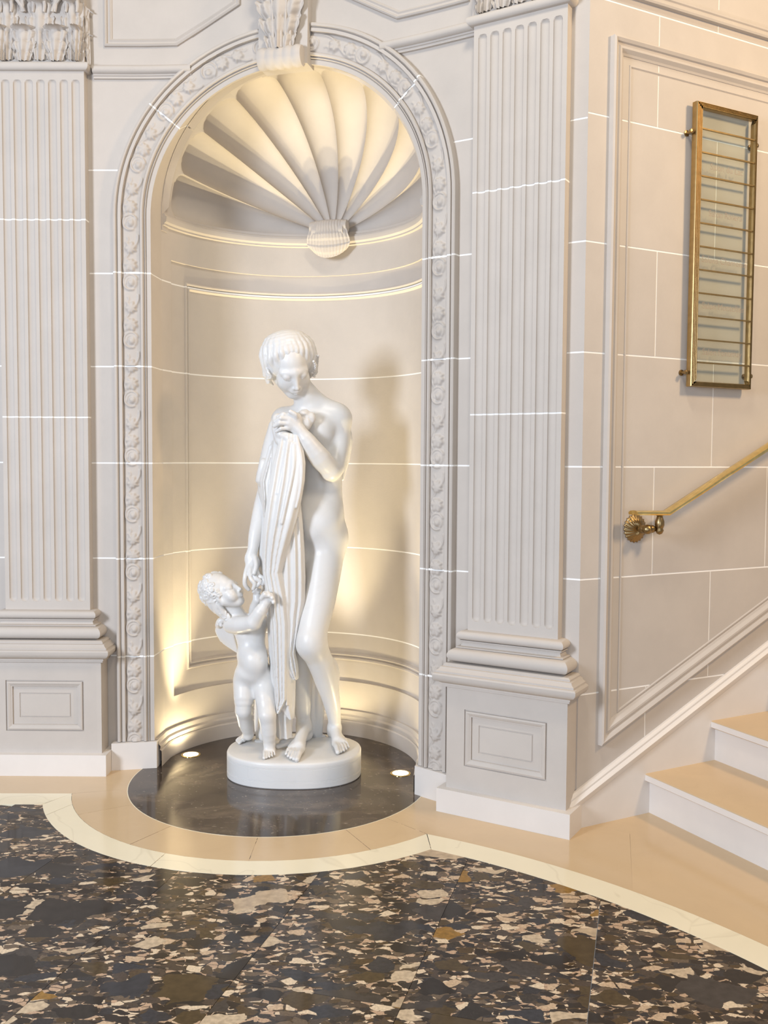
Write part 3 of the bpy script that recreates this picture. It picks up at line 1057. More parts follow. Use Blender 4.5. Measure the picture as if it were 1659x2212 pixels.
# ================================================================== PILASTERS
def pilaster(sc, label):
    o = empty('pilaster', wall(sc, 0, 0), label=label, category='pilaster', group='fluted pilasters of the hall')
    off = np.array(o.location)
    W = lambda s, z, d=0.0: wall(sc + s, z, d)
    HW, D = 0.188, 0.046
    fl = [(-3 + k) * 0.0505 for k in range(7)]
    rf = 0.0178
    zb, zt = 0.722, 3.058
    fb, ft = 0.760 + rf, 3.022 - rf
    xs = [-HW]
    for c in fl:
        xs += [c - rf - 0.0003] + [c + rf * sin(a) for a in lin(-pi / 2, pi / 2, 11)] + [c + rf + 0.0003]
    xs += [HW]
    def dep(x, z):
        for c in fl:
            dx = x - c
            if abs(dx) < rf:
                dz = max(fb - z, z - ft, 0.0)
                q = (dx * dx + dz * dz) / (rf * rf)
                return 0.0115 * sqrt(1 - q) if q < 1 else 0.0
        return 0.0
    jz = [1.575, 2.430]
    cs, js = courses(zb, zt, jz)
    for z0, z1 in cs:
        zs = [z0, z1]
        for zz in [fb - rf * sin(a) for a in lin(0, pi / 2, 9)] + [fb - rf - 0.0005] + [ft + rf * sin(a) for a in lin(0, pi / 2, 9)] + [ft + rf + 0.0005]:
            if z0 < zz < z1:
                zs.append(zz)
        zs = sorted(zs)
        mb = PM(off)
        full = [(-HW, 0.0)] + [(x, None) for x in xs] + [(HW, 0.0)]
        rows = []
        for z in zs:
            r = [W(-HW, z, 0.0)] + [W(x, z, -D + dep(x, z)) for x in xs] + [W(HW, z, 0.0)]
            rows.append(r)
        mb.rows(rows)
        mb.build('shaft_stone', M['stone'], o, angle=32)
    for z in js:
        mb = PM(off)
        mb.rows([[W(-HW, zz, 0.0)] + [W(x, zz, -D + dep(x, z) + 0.0012) for x in xs] + [W(HW, zz, 0.0)] for zz in (z - GAP - 0.001, z + GAP + 0.001)])
        mb.build('mortar_joint', M['mortar'], o)
    def mitre(name, prof, w0, d0, mat=M['stone'], angle=30):
        mb = PM(off)
        rows = [[W(-(w0 + e), z, 0.0), W(-(w0 + e), z, -(d0 + e)), W((w0 + e), z, -(d0 + e)), W((w0 + e), z, 0.0)] for e, z in prof]
        mb.rows(rows)
        return mb.build(name, mat, o, angle=angle)
    def torus(z0, z1, e0, r):
        zc, h = (z0 + z1) / 2, (z1 - z0) / 2
        return [(e0 + r * cos(a), zc + h * sin(a)) for a in lin(-pi / 2, pi / 2, 13)]
    mitre('upper_torus', [(0.0, 0.683)] + torus(0.684, 0.723, 0.008, 0.026) + [(0.0, 0.7235)], HW, D)
    mitre('scotia', [(0.0, 0.655), (0.034, 0.656), (0.034, 0.660), (0.020, 0.663), (0.016, 0.672), (0.018, 0.679), (0.024, 0.681), (0.024, 0.685), (0, 0.6855)], HW, D)
    mitre('lower_torus', [(0.0, 0.596)] + torus(0.598, 0.655, 0.026, 0.036) + [(0.0, 0.656)], HW, D)
    mitre('pedestal_cap', [(0.0, 0.500), (0.010, 0.501), (0.010, 0.508), (0.014, 0.509), (0.014, 0.516), (0.022, 0.520), (0.036, 0.528), (0.044, 0.540), (0.045, 0.552), (0.041, 0.558),
                           (0.034, 0.560), (0.034, 0.567), (0.024, 0.574), (0.020, 0.582), (0.012, 0.584), (0.012, 0.590), (0.004, 0.596), (-0.08, 0.598)], 0.250, 0.100)
    # die with its sunk panel
    hw = 0.250
    frame('pedestal_die', lambda s, z, d: W(s, z, d - 0.100), [(-hw, 0.090), (hw, 0.090), (hw, 0.502), (-hw, 0.502)],
          [(0.0, 0.0), (0.020, 0.0)], M['stone'], o, 0.3, False, off)
    px0, px1, pz0, pz1 = -0.172, 0.172, 0.192, 0.418
    # flat field around the panel
    mb = PM(off)
    ox = [(-hw + 0.02, 0.110), (hw - 0.02, 0.110), (hw - 0.02, 0.482), (-hw + 0.02, 0.482)]
    ix = [(px0, pz0), (px1, pz0), (px1, pz1), (px0, pz1)]
    mb.rows([[W(x, z, -0.100) for x, z in ox], [W(x, z, -0.100) for x, z in ix]], closed=True)
    mb.build('die_face', M['stone'], o, smooth=False)
    frame('sunk_panel', lambda s, z, d: W(s, z, d - 0.100), ix,
          [(0.0, 0.0), (0.0015, -0.006), (0.005, -0.006), (0.006, 0.002), (0.012, 0.004), (0.020, 0.001), (0.024, -0.003), (0.028, -0.003), (0.0285, -0.011), (0.046, -0.011),
           (0.058, -0.009), (0.060, -0.013), (0.062, -0.013), (0.064, -0.009)], M['stone'], o, 0.3, True, off)
    for sx in (-1, 1):
        mb = PM(off)
        q = [W(sx * hw, 0.09, -0.1), W(sx * hw, 0.09, 0.0), W(sx * hw, 0.502, 0.0), W(sx * hw, 0.502, -0.1)]
        mb.add(q, [(0, 1, 2, 3) if sx > 0 else (3, 2, 1, 0)])
        mb.build('die_side', M['stone'], o, smooth=False)
    mb = PM(off)
    c = [W(-0.277, 0, 0.0), W(-0.277, 0, -0.132), W(0.277, 0, -0.132), W(0.277, 0, 0.0)]
    mb.prism([p[:2] for p in c], 0.0, 0.0945)
    mb.build('plinth', M['plinth'], o, smooth=False)
    # astragal and capital
    mitre('astragal', [(0.0, 3.057)] + torus(3.058, 3.094, 0.006, 0.018) + [(0.0, 3.095)], HW, D)
    mb = PM(off)
    mb.add([W(x, z, -d) for z in (3.094, TOP) for x, d in ((-HW, 0), (-HW, D - 0.006), (HW, D - 0.006), (HW, 0))],
           [(0, 1, 5, 4), (1, 2, 6, 5), (2, 3, 7, 6)])
    mb.build('capital_bell', M['stone'], o, smooth=False)
    cap = empty('capital', (0, 0, 0), o)
    mitre('abacus', [(0.0, 3.525), (0.030, 3.527), (0.034, 3.545), (0.050, 3.550), (0.054, 3.570), (0.0, 3.572)], HW, D)
    for x0 in (-0.160, -0.070, 0.070, 0.160):
        acanthus(lambda x, z, oo: W(x0 + x, 3.095 + z, -(D - 0.008 + oo)), (0.064 if abs(x0) < 0.1 else 0.030), 0.160, 3.5, 0.016, 0.034, 0.0055, 33, 48, 'acanthus_leaf', cap, off)
    for x0 in (-0.140, 0.0, 0.140):
        acanthus(lambda x, z, oo: W(x0 + x, 3.10 + z, -(D - 0.014 + oo)), (0.068 if x0 == 0 else 0.052), 0.285, 4.5, 0.012, 0.050, 0.0055, 33, 60, 'acanthus_leaf', cap, off)
    for k in (-1, 1):
        for side_ in (0, 1):
            # leaves on the return and the corner scrolls
            acanthus(lambda x, z, oo: W(k * (HW - 0.008 + oo), 3.095 + z, -(0.018 + x * 0.35)), 0.05, 0.150 + 0.12 * side_, 4, 0.012, 0.014, 0.004, 15, 36, 'acanthus_leaf', cap, off)
        mb = PM(off)
        pts, rad = [], []
        for t in lin(0, 1, 60):
            an = t * 3.6 * pi
            rr = 0.046 * (1 - 0.8 * t)
            pts.append(W(k * (0.165 + rr * cos(an)), 3.46 + rr * sin(an), -(D + 0.035)))
            rad.append(0.012 - 0.006 * t)
        stem = [W(k * 0.06 + k * 0.151 * t ** 1.4, 3.30 + 0.16 * t, -(D + 0.012 + 0.023 * t)) for t in lin(0, 1, 14)][:-1]
        mb.tube(stem + pts, [0.008 + 0.004 * t for t in lin(0, 1, 13)] + rad, 8)
        mb.build('corner_scroll', M['carved'], cap)
    mb = PM(off)
    for k in range(8):
        x0 = (k - 3.5) * 0.047
        mb.tube([W(x0 + 0.006 * sin(t * 5), 3.30 + 0.11 * t, -(D + 0.012 + 0.02 * t)) for t in lin(0, 1, 9)], [0.006 + 0.007 * t for t in lin(0, 1, 9)], 7)
    mb.build('calyx', M['carved'], cap)
    return o
pilaster(-1.081, 'fluted stone pilaster on a panelled pedestal, left of the niche at the picture edge')
pilaster(1.044, 'fluted stone pilaster on a panelled pedestal between the niche and the stairs')

# ================================================================== STAIR WALL
TEND = 2.6
SZ = [0.510, 0.950, 1.375, 1.801, 2.208, 2.672, 3.09]
bands = [0.0] + SZ + [TOP]
rowv = [(0.34, 0.0), (0.68, 0.32), (0.36, 0.0), (0.67, 0.0), (0.352, 0.0), (0.66, 0.0), (0.34, 0.0), (0.65, 0.0)]
for i in range(len(bands) - 1):
    z0 = bands[i] + (GAP if i else 0)
    z1 = bands[i + 1] - (GAP if i < len(bands) - 2 else 0)
    v0 = rowv[i][0]
    vs = [v0 + 0.64 * k for k in range(-1, 4)]
    cuts = [0.0] + [v for v in vs if 0.08 < v < TEND - 0.05] + [TEND]
    for a, b in zip(cuts, cuts[1:]):
        a2 = a + (GAP * 0.8 if a > 0 else 0)
        b2 = b - GAP * 0.8
        mb = MB()
        mb.box(stairwall(a2, z0, 0.0), (b2 - a2) * TS, 0.03 * NS, (z1 - z0) * UP)
        mb.build('stone_block', M['stone'], wall_stair, smooth=False)
    for v in cuts[1:-1]:
        mb = MB()
        mb.rows([[stairwall(v - GAP, z0, 0.0012), stairwall(v + GAP, z0, 0.0012)], [stairwall(v - GAP, z1, 0.0012), stairwall(v + GAP, z1, 0.0012)]])
        mb.build('mortar_joint', M['mortar'], wall_stair)
for z in SZ:
    mb = MB()
    mb.rows([[stairwall(0, z - GAP - 0.001, 0.0012), stairwall(TEND, z - GAP - 0.001, 0.0012)], [stairwall(0, z + GAP + 0.001, 0.0012), stairwall(TEND, z + GAP + 0.001, 0.0012)]])
    mb.build('mortar_joint', M['mortar'], wall_stair)
SL = 0.470
BIG = [(0.0, 0.0), (0.001, 0.022), (0.008, 0.026), (0.018, 0.020), (0.021, 0.012), (0.029, 0.012), (0.033, 0.018), (0.041, 0.018), (0.052, 0.006), (0.060, 0.003), (0.061, 0.0)]
frame('panel_moulding', stairwall, [(0.100, 0.305), (TEND - 0.1, 0.305 + SL * (TEND - 0.2)), (TEND - 0.1, 2.965), (0.100, 2.965)], BIG, M['stone'], wall_stair)
frame('panel_moulding', stairwall, [(0.100, 3.118), (TEND - 0.1, 3.118), (TEND - 0.1, 4.05), (0.100, 4.05)], [(d, h * 0.8) for d, h in BIG], M['stone'], wall_stair)
# thin inner frame line, 9 cm inside
frame('inner_moulding', stairwall, [(0.193, 0.420), (TEND - 0.2, 0.420 + SL * (TEND - 0.393)), (TEND - 0.2, 2.878), (0.193, 2.878)],
      [(0.0, 0.0), (0.001, 0.003), (0.006, 0.004), (0.010, 0.0)], M['stone'], wall_stair)
# raking skirting of the stairs
sk = MB()
def rake(t, h):
    return 0.145 + SL * t + h
prof = [(-0.55, 0.016), (-0.058, 0.016), (-0.056, 0.022), (-0.046, 0.026), (-0.030, 0.030), (-0.022, 0.024), (-0.018, 0.018), (-0.010, 0.018), (-0.006, 0.012), (0.0, 0.008), (0.001, 0.0)]
sk.rows([[stairwall(t, max(rake(t, h), 0.0), -e_) for t in lin(-0.075, TEND, 12)] for h, e_ in prof], flip=False)
sk.build('baseboard_stairs', M['plinth'], None, angle=28, kind='structure')

# ================================================================== STAIRCASE
st = empty('staircase', stairwall(0.36, 0), label='pale stone staircase with tan treads rising to the right from the hall floor', category='stairs')
so = np.array(st.location)
nos_t = [0.333, 0.690, 1.047, 1.404, 1.761]
RZ = 0.1675
dirs = V3(*(on_floor(1659, 1893.5) - on_floor(1399, 1765)))
dirs /= np.linalg.norm(dirs)
for k, t0 in enumerate(nos_t):
    z1 = RZ * (k + 1) - 0.006
    z0 = z1 - RZ if k else 0.0
    a = radians(-1.6 * k)
    dv = V3(dirs[0] * cos(a) - dirs[1] * sin(a), dirs[0] * sin(a) + dirs[1] * cos(a))
    a2 = radians(-1.6 * (k + 1))
    dv2 = V3(dirs[0] * cos(a2) - dirs[1] * sin(a2), dirs[0] * sin(a2) + dirs[1] * cos(a2))
    W_ = 1.7
    p = stairwall(t0 + 0.024, 0, -0.015)
    mb = PM(so)
    mb.add([p + z0 * UP, p + W_ * dv + z0 * UP, p + W_ * dv + (z1 - 0.03) * UP, p + (z1 - 0.03) * UP] +
           [q + 0.05 * TS for q in (p + z0 * UP, p + W_ * dv + z0 * UP, p + W_ * dv + (z1 - 0.03) * UP, p + (z1 - 0.03) * UP)],
           [(0, 1, 2, 3), (4, 7, 6, 5), (3, 2, 6, 7), (0, 4, 5, 1), (0, 3, 7, 4), (1, 5, 6, 2)])
    mb.build('riser', M['plinth'], st, smooth=False)
    q0 = stairwall(t0, 0, -0.015)
    q1 = stairwall(t0 + 0.357 + 0.03, 0, -0.015)
    mb = PM(so)
    rows = []
    for e_, z in ((0.012, z1 - 0.034), (0.003, z1 - 0.030), (0.0, z1 - 0.024), (0.0, z1 - 0.006), (0.002, z1 - 0.001), (0.006, z1)):
        rows.append([q0 + e_ * TS + z * UP, q0 + e_ * TS + W_ * dv + z * UP])
    rows.append([q1 + z1 * UP, q1 + W_ * dv2 + z1 * UP])
    mb.rows(rows)
    mb.build('tread', M['stair_tread'], st, angle=50)
    # pale nosing under the lip
    mb = PM(so)
    mb.rows([[q0 - 0.001 * TS + z * UP, q0 - 0.001 * TS + W_ * dv + z * UP] for z in (z1 - 0.027, z1 - 0.004)])
    mb.build('nosing', M['plinth'], st)

# ================================================================== HANDRAIL
rl = empty('handrail', stairwall(0.26, 1.14, -0.03), label='polished brass stair handrail on a fluted brass wall rosette', category='handrail')
ro = np.array(rl.location)
RD = -0.075
mb = PM(ro)
pts = [(0.187, 1.200), (0.352, 1.196), (0.92, 1.196 + 0.470 * 0.568), (2.2, 1.196 + 0.470 * 1.848)]
secs = []
prof = [(-0.026, 0.0), (-0.024, 0.006), (-0.015, 0.010), (0.0, 0.012), (0.015, 0.010), (0.024, 0.006), (0.026, 0.0), (0.022, -0.006), (0.0, -0.002), (-0.022, -0.006)]
for i, (t, z) in enumerate(pts):
    sl = 0.0 if i == 0 else (0.235 if i == 1 else 0.470)
    secs.append([stairwall(t - b * sl * 0.9, z + b, RD + a) for a, b in prof])
mb.rows(secs, closed=True)
n = len(prof)
mb.f.append(tuple(range(n)))
mb.build('rail', M['brass'], rl, angle=25)
mb = PM(ro)
cen = stairwall(0.264, 1.137, 0)
rows = []
for q in lin(0, 1, 14):
    r = 0.054 * (1 - q) + 0.010 * q
    h = 0.004 + 0.020 * sin(q * pi / 2)
    rows.append([cen + (r + 0.003 * sin(22 * pi * k / 88 * 2) * (1 - q)) * (cos(2 * pi * k / 88 + 0.35 * q) * TS + sin(2 * pi * k / 88 + 0.35 * q) * UP)
                 - (h + 0.0035 * abs(sin(11 * 2 * pi * k / 88 / 1.0)) * (1 - q * 0.6) * (0.3 + q)) * NS for k in range(88)])
mb.rows([[p + 0.012 * NS * 0 + (0.004) * NS for p in rows[0]]] + rows, closed=True)
mb.build('rosette', M['oldbrass'], rl, angle=60)
for a_ in (0.6, 2.4, 4.3):
    mb = PM(ro)
    mb.lathe(cen + 0.044 * (cos(a_) * TS + sin(a_) * UP) - 0.004 * NS, -NS, [(0, 0.006), (0.006, 0.0055), (0.008, 0.0)], 12)
    mb.build('screw', M['oldbrass'], rl)
mb = PM(ro)
mb.lathe(cen - 0.018 * NS, -NS, [(0, 0.013), (0.006, 0.009), (0.012, 0.0135), (0.026, 0.017), (0.038, 0.013), (0.044, 0.0175), (0.052, 0.019), (0.062, 0.017), (0.068, 0.010), (0.071, 0.0)], 20)
el = cen - 0.060 * NS
mb.lathe(el + 0.030 * TS * 0 + V3(0, 0, 0), TS * 0.95 + UP * 0.0, [(-0.012, 0.0), (-0.008, 0.012), (0.004, 0.016), (0.018, 0.013), (0.026, 0.016), (0.036, 0.015), (0.046, 0.011), (0.05, 0.0)], 18)
mb.build('bracket_arm', M['oldbrass'], rl, angle=50)
mb = PM(ro)
b0 = stairwall(0.322, 1.137, RD)
mb.lathe(b0, UP, [(-0.022, 0.0), (-0.018, 0.010), (-0.006, 0.016), (0.002, 0.013), (0.006, 0.015), (0.016, 0.018), (0.030, 0.0175), (0.042, 0.013), (0.050, 0.011), (0.054, 0.017), (0.058, 0.017)], 20)
mb.build('bracket_post', M['oldbrass'], rl, angle=50)

# ================================================================== DIRECTORY SIGN
sg = empty('directory_sign', stairwall(0.67, 1.70, -0.04), label='tall narrow glass directory sign in a reeded bronze frame on the stair wall', category='sign')
go = np.array(sg.location)
T0, T1, Q0, Q1 = 0.502, 0.838, 1.692, 2.790
DP = 0.040
def signp(t, z, d=0.0):
    return stairwall(t, z, d - DP)
reed = [(0.0, -0.022), (0.0, -0.002)]
for k in range(4):
    c = 0.004 + 0.0080 * k
    reed += [(c - 0.0030, 0.0), (c - 0.0014, 0.0036), (c + 0.0014, 0.0036), (c + 0.0030, 0.0)]
reed += [(0.034, -0.002), (0.034, -0.022)]
def bar(name, a, b, na, nb):
    """mitred bar from corner a to b"""
    mb = PM(go)
    rows = []
    for d, h in reed:
        pa = (a[0] + na[0] * d, a[1] + na[1] * d)
        pb = (b[0] + nb[0] * d, b[1] + nb[1] * d)
        rows.append([signp(*pa, -h), signp(*pb, -h)])
    rows.append(rows[0])
    mb.rows(rows)
    mb.build(name, M['frame'], sg, angle=40)
bar('frame_stile', (T0, Q0), (T0, Q1), (1, 1), (1, -1))
bar('frame_stile', (T1, Q1), (T1, Q0), (-1 * 0.35, -1), (-1 * 0.35, 1))
bar('frame_rail', (T0, Q1), (T1, Q1), (1, -1 * 0.6), (-1 * 0.35, -1 * 0.6))
bar('frame_rail', (T1, Q0), (T0, Q0), (-1 * 0.35, 1 * 0.6), (1, 1 * 0.6))
mb = PM(go)
mb.box(signp(T0 + 0.030, Q0 + 0.018, 0.006), (T1 - T0 - 0.040) * TS, 0.004 * NS, (Q1 - Q0 - 0.036) * UP)
mb.build('glass_pane', M['glass'], sg, smooth=False)
zr = [2.690 - 0.0903 * k for k in range(11)]
for z in zr:
    mb = PM(go)
    mb.box(signp(T0 + 0.030, z - 0.0025, -0.004), (T1 - T0 - 0.046) * TS, 0.009 * NS, 0.005 * UP)
    mb.build('glazing_bar', M['frame'], sg, smooth=False)
for z in (Q1 - 0.115, Q0 + 0.055):
    for t in (T0 + 0.004, T1 - 0.012):
        mb = PM(go)
        sx = -1 if t < 0.6 else 1
        mb.lathe(signp(t + sx * 0.016, z, DP), -NS, [(0.0, 0.012), (0.004, 0.012), (0.005, 0.006), (0.028, 0.006)], 14)
        mb.lathe(signp(t + sx * 0.020, z, 0.014), -NS, [(0.0, 0.0), (0.001, 0.009), (0.010, 0.009), (0.012, 0.0)], 14)
        mb.build('standoff', M['oldbrass'], sg)
for k, txt in ((1, 'Salon du Lac'), (3, 'Salon Riviera'), (5, 'Salons Chamonix'), (7, 'Salon Montellier'), (9, 'Salon Fontenay')):
    cu = bpy.data.curves.new('lettering', 'FONT')
    cu.body = txt
    cu.size = 0.036
    cu.align_x = 'CENTER'
    cu.extrude = 0.0003
    tmp = bpy.data.objects.new('lettering', cu)
    COL.objects.link(tmp)
    bpy.context.view_layer.update()
    tme = bpy.data.meshes.new_from_object(tmp.evaluated_get(bpy.context.evaluated_depsgraph_get()))
    bpy.data.objects.remove(tmp)
    tme.name = 'lettering'
    tme.materials.clear()
    to = link('lettering', tme, M['etch'], sg)
    p = signp((T0 + T1) / 2 + 0.006, zr[k] - 0.058, -0.0005 + 0.004) - go
    mt = Matrix.Identity(4)
    zc = -NS
    for i in range(3):
        mt[i][0], mt[i][1], mt[i][2], mt[i][3] = TS[i], UP[i], zc[i], p[i]
    to.matrix_local = mt

# ================================================================== UPLIGHTS
def lamp(x, y, label):
    o = empty('floor_uplight', (x, y, 0), label=label, category='lamp', group='recessed floor uplights of the niche')
    MB().lathe((0, 0, 0), UP, [(0.0, 0.0455), (0.0032, 0.0455), (0.0040, 0.043), (0.0040, 0.037), (0.0030, 0.0355)], 40).build('trim_ring', M['brass'], o)
    MB().lathe((0, 0, 0), UP, [(0.0034, 0.0358), (0.0038, 0.02), (0.0038, 0.0)], 40).build('lens', M['lamp'], o)
lamp(-0.905, 4.415, 'lit round floor spotlight set in the dark marble, left of the statue')
lamp(0.080, 4.165, 'lit round floor spotlight set in the dark marble, right of the statue')
lamp(-0.262, 4.615, 'lit round floor spotlight behind the statue, its glow showing between the legs')
# ================================================================== STATUE
class Field:
    """signed distance field on a box of voxels, turned into one closed surface"""
    def __init__(s, lo, hi, vox):
        s.lo, s.vox = np.array(lo, float), vox
        s.n = np.ceil((np.array(hi) - s.lo) / vox).astype(int) + 1
        s.d = np.full(s.n, 1.0, np.float32)
        s.ax = [s.lo[i] + vox * np.arange(s.n[i]) for i in range(3)]
    def _sub(s, lo, hi):
        a = np.clip(((np.array(lo) - s.lo) / s.vox).astype(int) - 1, 0, s.n)
        b = np.clip(((np.array(hi) - s.lo) / s.vox).astype(int) + 2, 0, s.n)
        sl = tuple(slice(int(a[i]), int(b[i])) for i in range(3))
        X = s.ax[0][sl[0]][:, None, None]
        Y = s.ax[1][sl[1]][None, :, None]
        Z = s.ax[2][sl[2]][None, None, :]
        return sl, X, Y, Z
    def _mix(s, sl, p, k, op):
        a = s.d[sl]
        if op == 'u':
            h = np.maximum(k - np.abs(a - p), 0) / k
            s.d[sl] = np.minimum(a, p) - h * h * k * 0.25
        else:
            q = -p
            h = np.maximum(k - np.abs(a - q), 0) / k
            s.d[sl] = np.maximum(a, q) + h * h * k * 0.25
    def cone(s, p0, p1, r0, r1, k=0.012, op='u', flat=None):
        p0, p1 = np.asarray(p0, float), np.asarray(p1, float)
        m_ = max(r0, r1) + k + 3 * s.vox
        sl, X, Y, Z = s._sub(np.minimum(p0, p1) - m_, np.maximum(p0, p1) + m_)
        v = p1 - p0
        L2 = float(v @ v) + 1e-12
        t = np.clip(((X - p0[0]) * v[0] + (Y - p0[1]) * v[1] + (Z - p0[2]) * v[2]) / L2, 0, 1)
        dx, dy, dz = X - p0[0] - t * v[0], Y - p0[1] - t * v[1], Z - p0[2] - t * v[2]
        p = np.sqrt(dx * dx + dy * dy + dz * dz) - (r0 + (r1 - r0) * t)
        s._mix(sl, p.astype(np.float32), k, op)
        return s
    def chain(s, pts, rad, k=0.012, op='u'):
        """tapering limb through the points, rounded with a spline"""
        pts = [np.asarray(p, float) for p in pts]
        n = len(pts)
        if n > 2:
            e = [2 * pts[0] - pts[1]] + pts + [2 * pts[-1] - pts[-2]]
            q, r = [], []
            for i in range(n - 1):
                a, b, c, d = e[i:i + 4]
                for t in (0, 0.34, 0.67):
                    q.append(0.5 * (2 * b + (c - a) * t + (2 * a - 5 * b + 4 * c - d) * t * t + (3 * b - a - 3 * c + d) * t ** 3))
                    u = t * t * (3 - 2 * t)
                    r.append(rad[i] + (rad[i + 1] - rad[i]) * (0.5 * t + 0.5 * u))
            pts, rad = q + [pts[-1]], r + [rad[-1]]
        A_ = np.array(pts)
        m_ = max(rad) + k + 3 * s.vox
        sl, X, Y, Z = s._sub(A_.min(0) - m_, A_.max(0) + m_)
        best = np.full(s.d[sl].shape, 1.0, np.float32)
        for i in range(len(pts) - 1):
            p0, p1 = pts[i], pts[i + 1]
            m2 = max(rad[i], rad[i + 1]) + k + 3 * s.vox
            s2, X2, Y2, Z2 = s._sub(np.minimum(p0, p1) - m2, np.maximum(p0, p1) + m2)
            v = p1 - p0
            t = np.clip(((X2 - p0[0]) * v[0] + (Y2 - p0[1]) * v[1] + (Z2 - p0[2]) * v[2]) / (float(v @ v) + 1e-12), 0, 1)
            dd = np.sqrt((X2 - p0[0] - t * v[0]) ** 2 + (Y2 - p0[1] - t * v[1]) ** 2 + (Z2 - p0[2] - t * v[2]) ** 2) - (rad[i] + (rad[i + 1] - rad[i]) * t)
            loc = tuple(slice(max(s2[q].start - sl[q].start, 0), s2[q].stop - sl[q].start) for q in range(3))
            sub = best[loc]
            best[loc] = np.minimum(sub, dd[tuple(slice(0, n_) for n_ in sub.shape)])
        s._mix(sl, best, k, op)
        return s
    def ell(s, c, r, k=0.015, rot=None, op='u'):
        c, r = np.asarray(c, float), np.asarray(r, float)
        m_ = r.max() + k + 3 * s.vox
        sl, X, Y, Z = s._sub(c - m_, c + m_)
        dx, dy, dz = X - c[0], Y - c[1], Z - c[2]
        if rot is not None:
            q = [rot[i][0] * dx + rot[i][1] * dy + rot[i][2] * dz for i in range(3)]
        else:
            q = [dx, dy, dz]
        k0 = np.sqrt((q[0] / r[0]) ** 2 + (q[1] / r[1]) ** 2 + (q[2] / r[2]) ** 2)
        k1 = np.sqrt((q[0] / r[0] ** 2) ** 2 + (q[1] / r[1] ** 2) ** 2 + (q[2] / r[2] ** 2) ** 2) + 1e-9
        p = k0 * (k0 - 1) / k1
        s._mix(sl, p.astype(np.float32), k, op)
        return s
    def sheet(s, levels, ridges, thick=0.024, curve=0.014, k=0.006):
        """hanging cloth: levels (v, u left, u right, y) from top to bottom, ridges (w top, w bottom, width, height)"""
        L_ = [(at(u0, v, y), at(u1, v, y)) for v, u0, u1, y in levels]
        zz = np.array([(a[2] + b[2]) / 2 for a, b in L_])[::-1]
        x0 = np.array([a[0] for a, b in L_])[::-1]; x1 = np.array([b[0] for a, b in L_])[::-1]
        yy = np.array([l[3] for l in levels])[::-1]
        sl, X, Y, Z = s._sub((x0.min() - 0.02, yy.min() - 0.04, zz.min() - 0.02), (x1.max() + 0.02, yy.max() + thick + 0.05, zz.max() + 0.02))
        A_, B_, C_ = np.interp(Z, zz, x0), np.interp(Z, zz, x1), np.interp(Z, zz, yy)
        w = np.clip((X - A_) / (B_ - A_), -0.1, 1.1)
        tt = (zz.max() - Z) / (zz.max() - zz.min())
        front = C_ + curve * (2 * w - 1) ** 2
        for w0, w1, wid, amp in ridges:
            q = (w - (w0 + (w1 - w0) * tt + 0.012 * np.sin(tt * 7 + w0 * 9))) / wid
            front = front - amp * np.exp(-np.where(q > 0, q * 1.7, q) ** 2)
        d = np.maximum(np.maximum(front - Y, Y - front - thick), np.maximum(A_ - X, X - B_))
        d = np.maximum(d, np.maximum(zz.min() - Z, Z - zz.max()))
        s._mix(sl, (d * 0.75 - 0.0025).astype(np.float32), k, 'u')
        return s
    def surface(s):
        d = s.d
        n = np.array(d.shape)
        ins = d < 0
        c = np.zeros(tuple(n - 1), np.uint8)
        for i in (0, 1):
            for j in (0, 1):
                for k in (0, 1):
                    c += ins[i:n[0] - 1 + i, j:n[1] - 1 + j, k:n[2] - 1 + k]
        act = np.argwhere((c > 0) & (c < 8))
        idx = np.full(tuple(n - 1), -1, np.int32)
        idx[act[:, 0], act[:, 1], act[:, 2]] = np.arange(len(act))
        corner = [(i, j, k) for i in (0, 1) for j in (0, 1) for k in (0, 1)]
        val = {o: d[act[:, 0] + o[0], act[:, 1] + o[1], act[:, 2] + o[2]].astype(float) for o in corner}
        acc = np.zeros((len(act), 3)); cnt = np.zeros(len(act))
        for a in corner:
            for ax in range(3):
                if a[ax] == 0:
                    b = tuple(a[q] + (1 if q == ax else 0) for q in range(3))
                    va, vb = val[a], val[b]
                    m_ = (va < 0) != (vb < 0)
                    t = np.where(m_, va / np.where(m_, va - vb, 1), 0)
                    pos = np.array(a, float)[None, :].repeat(len(act), 0)
                    pos[:, ax] += t
                    acc[m_] += pos[m_]; cnt[m_] += 1
        V = s.lo + s.vox * (act + acc / cnt[:, None])
        F_ = []
        for ax in range(3):
            o = [q for q in range(3) if q != ax]
            lo_ = [slice(None)] * 3; hi_ = [slice(None)] * 3
            lo_[ax] = slice(0, n[ax] - 1); hi_[ax] = slice(1, n[ax])
            ch = ins[tuple(lo_)] != ins[tuple(hi_)]
            e = np.argwhere(ch)
            ok = (e[:, o[0]] > 0) & (e[:, o[1]] > 0) & (e[:, o[0]] < n[o[0]] - 1) & (e[:, o[1]] < n[o[1]] - 1)
            e = e[ok]
            def cell(da, db):
                q = e.copy(); q[:, o[0]] -= da; q[:, o[1]] -= db
                return idx[q[:, 0], q[:, 1], q[:, 2]]
            quad = np.stack([cell(1, 1), cell(0, 1), cell(0, 0), cell(1, 0)], 1)
            first = ins[e[:, 0], e[:, 1], e[:, 2]]
            flip = first if ax != 1 else ~first
            quad[~flip] = quad[~flip][:, ::-1]
            F_.append(quad)
        F_ = np.concatenate(F_)
        F_ = F_[(F_ >= 0).all(1)]
        return V, F_
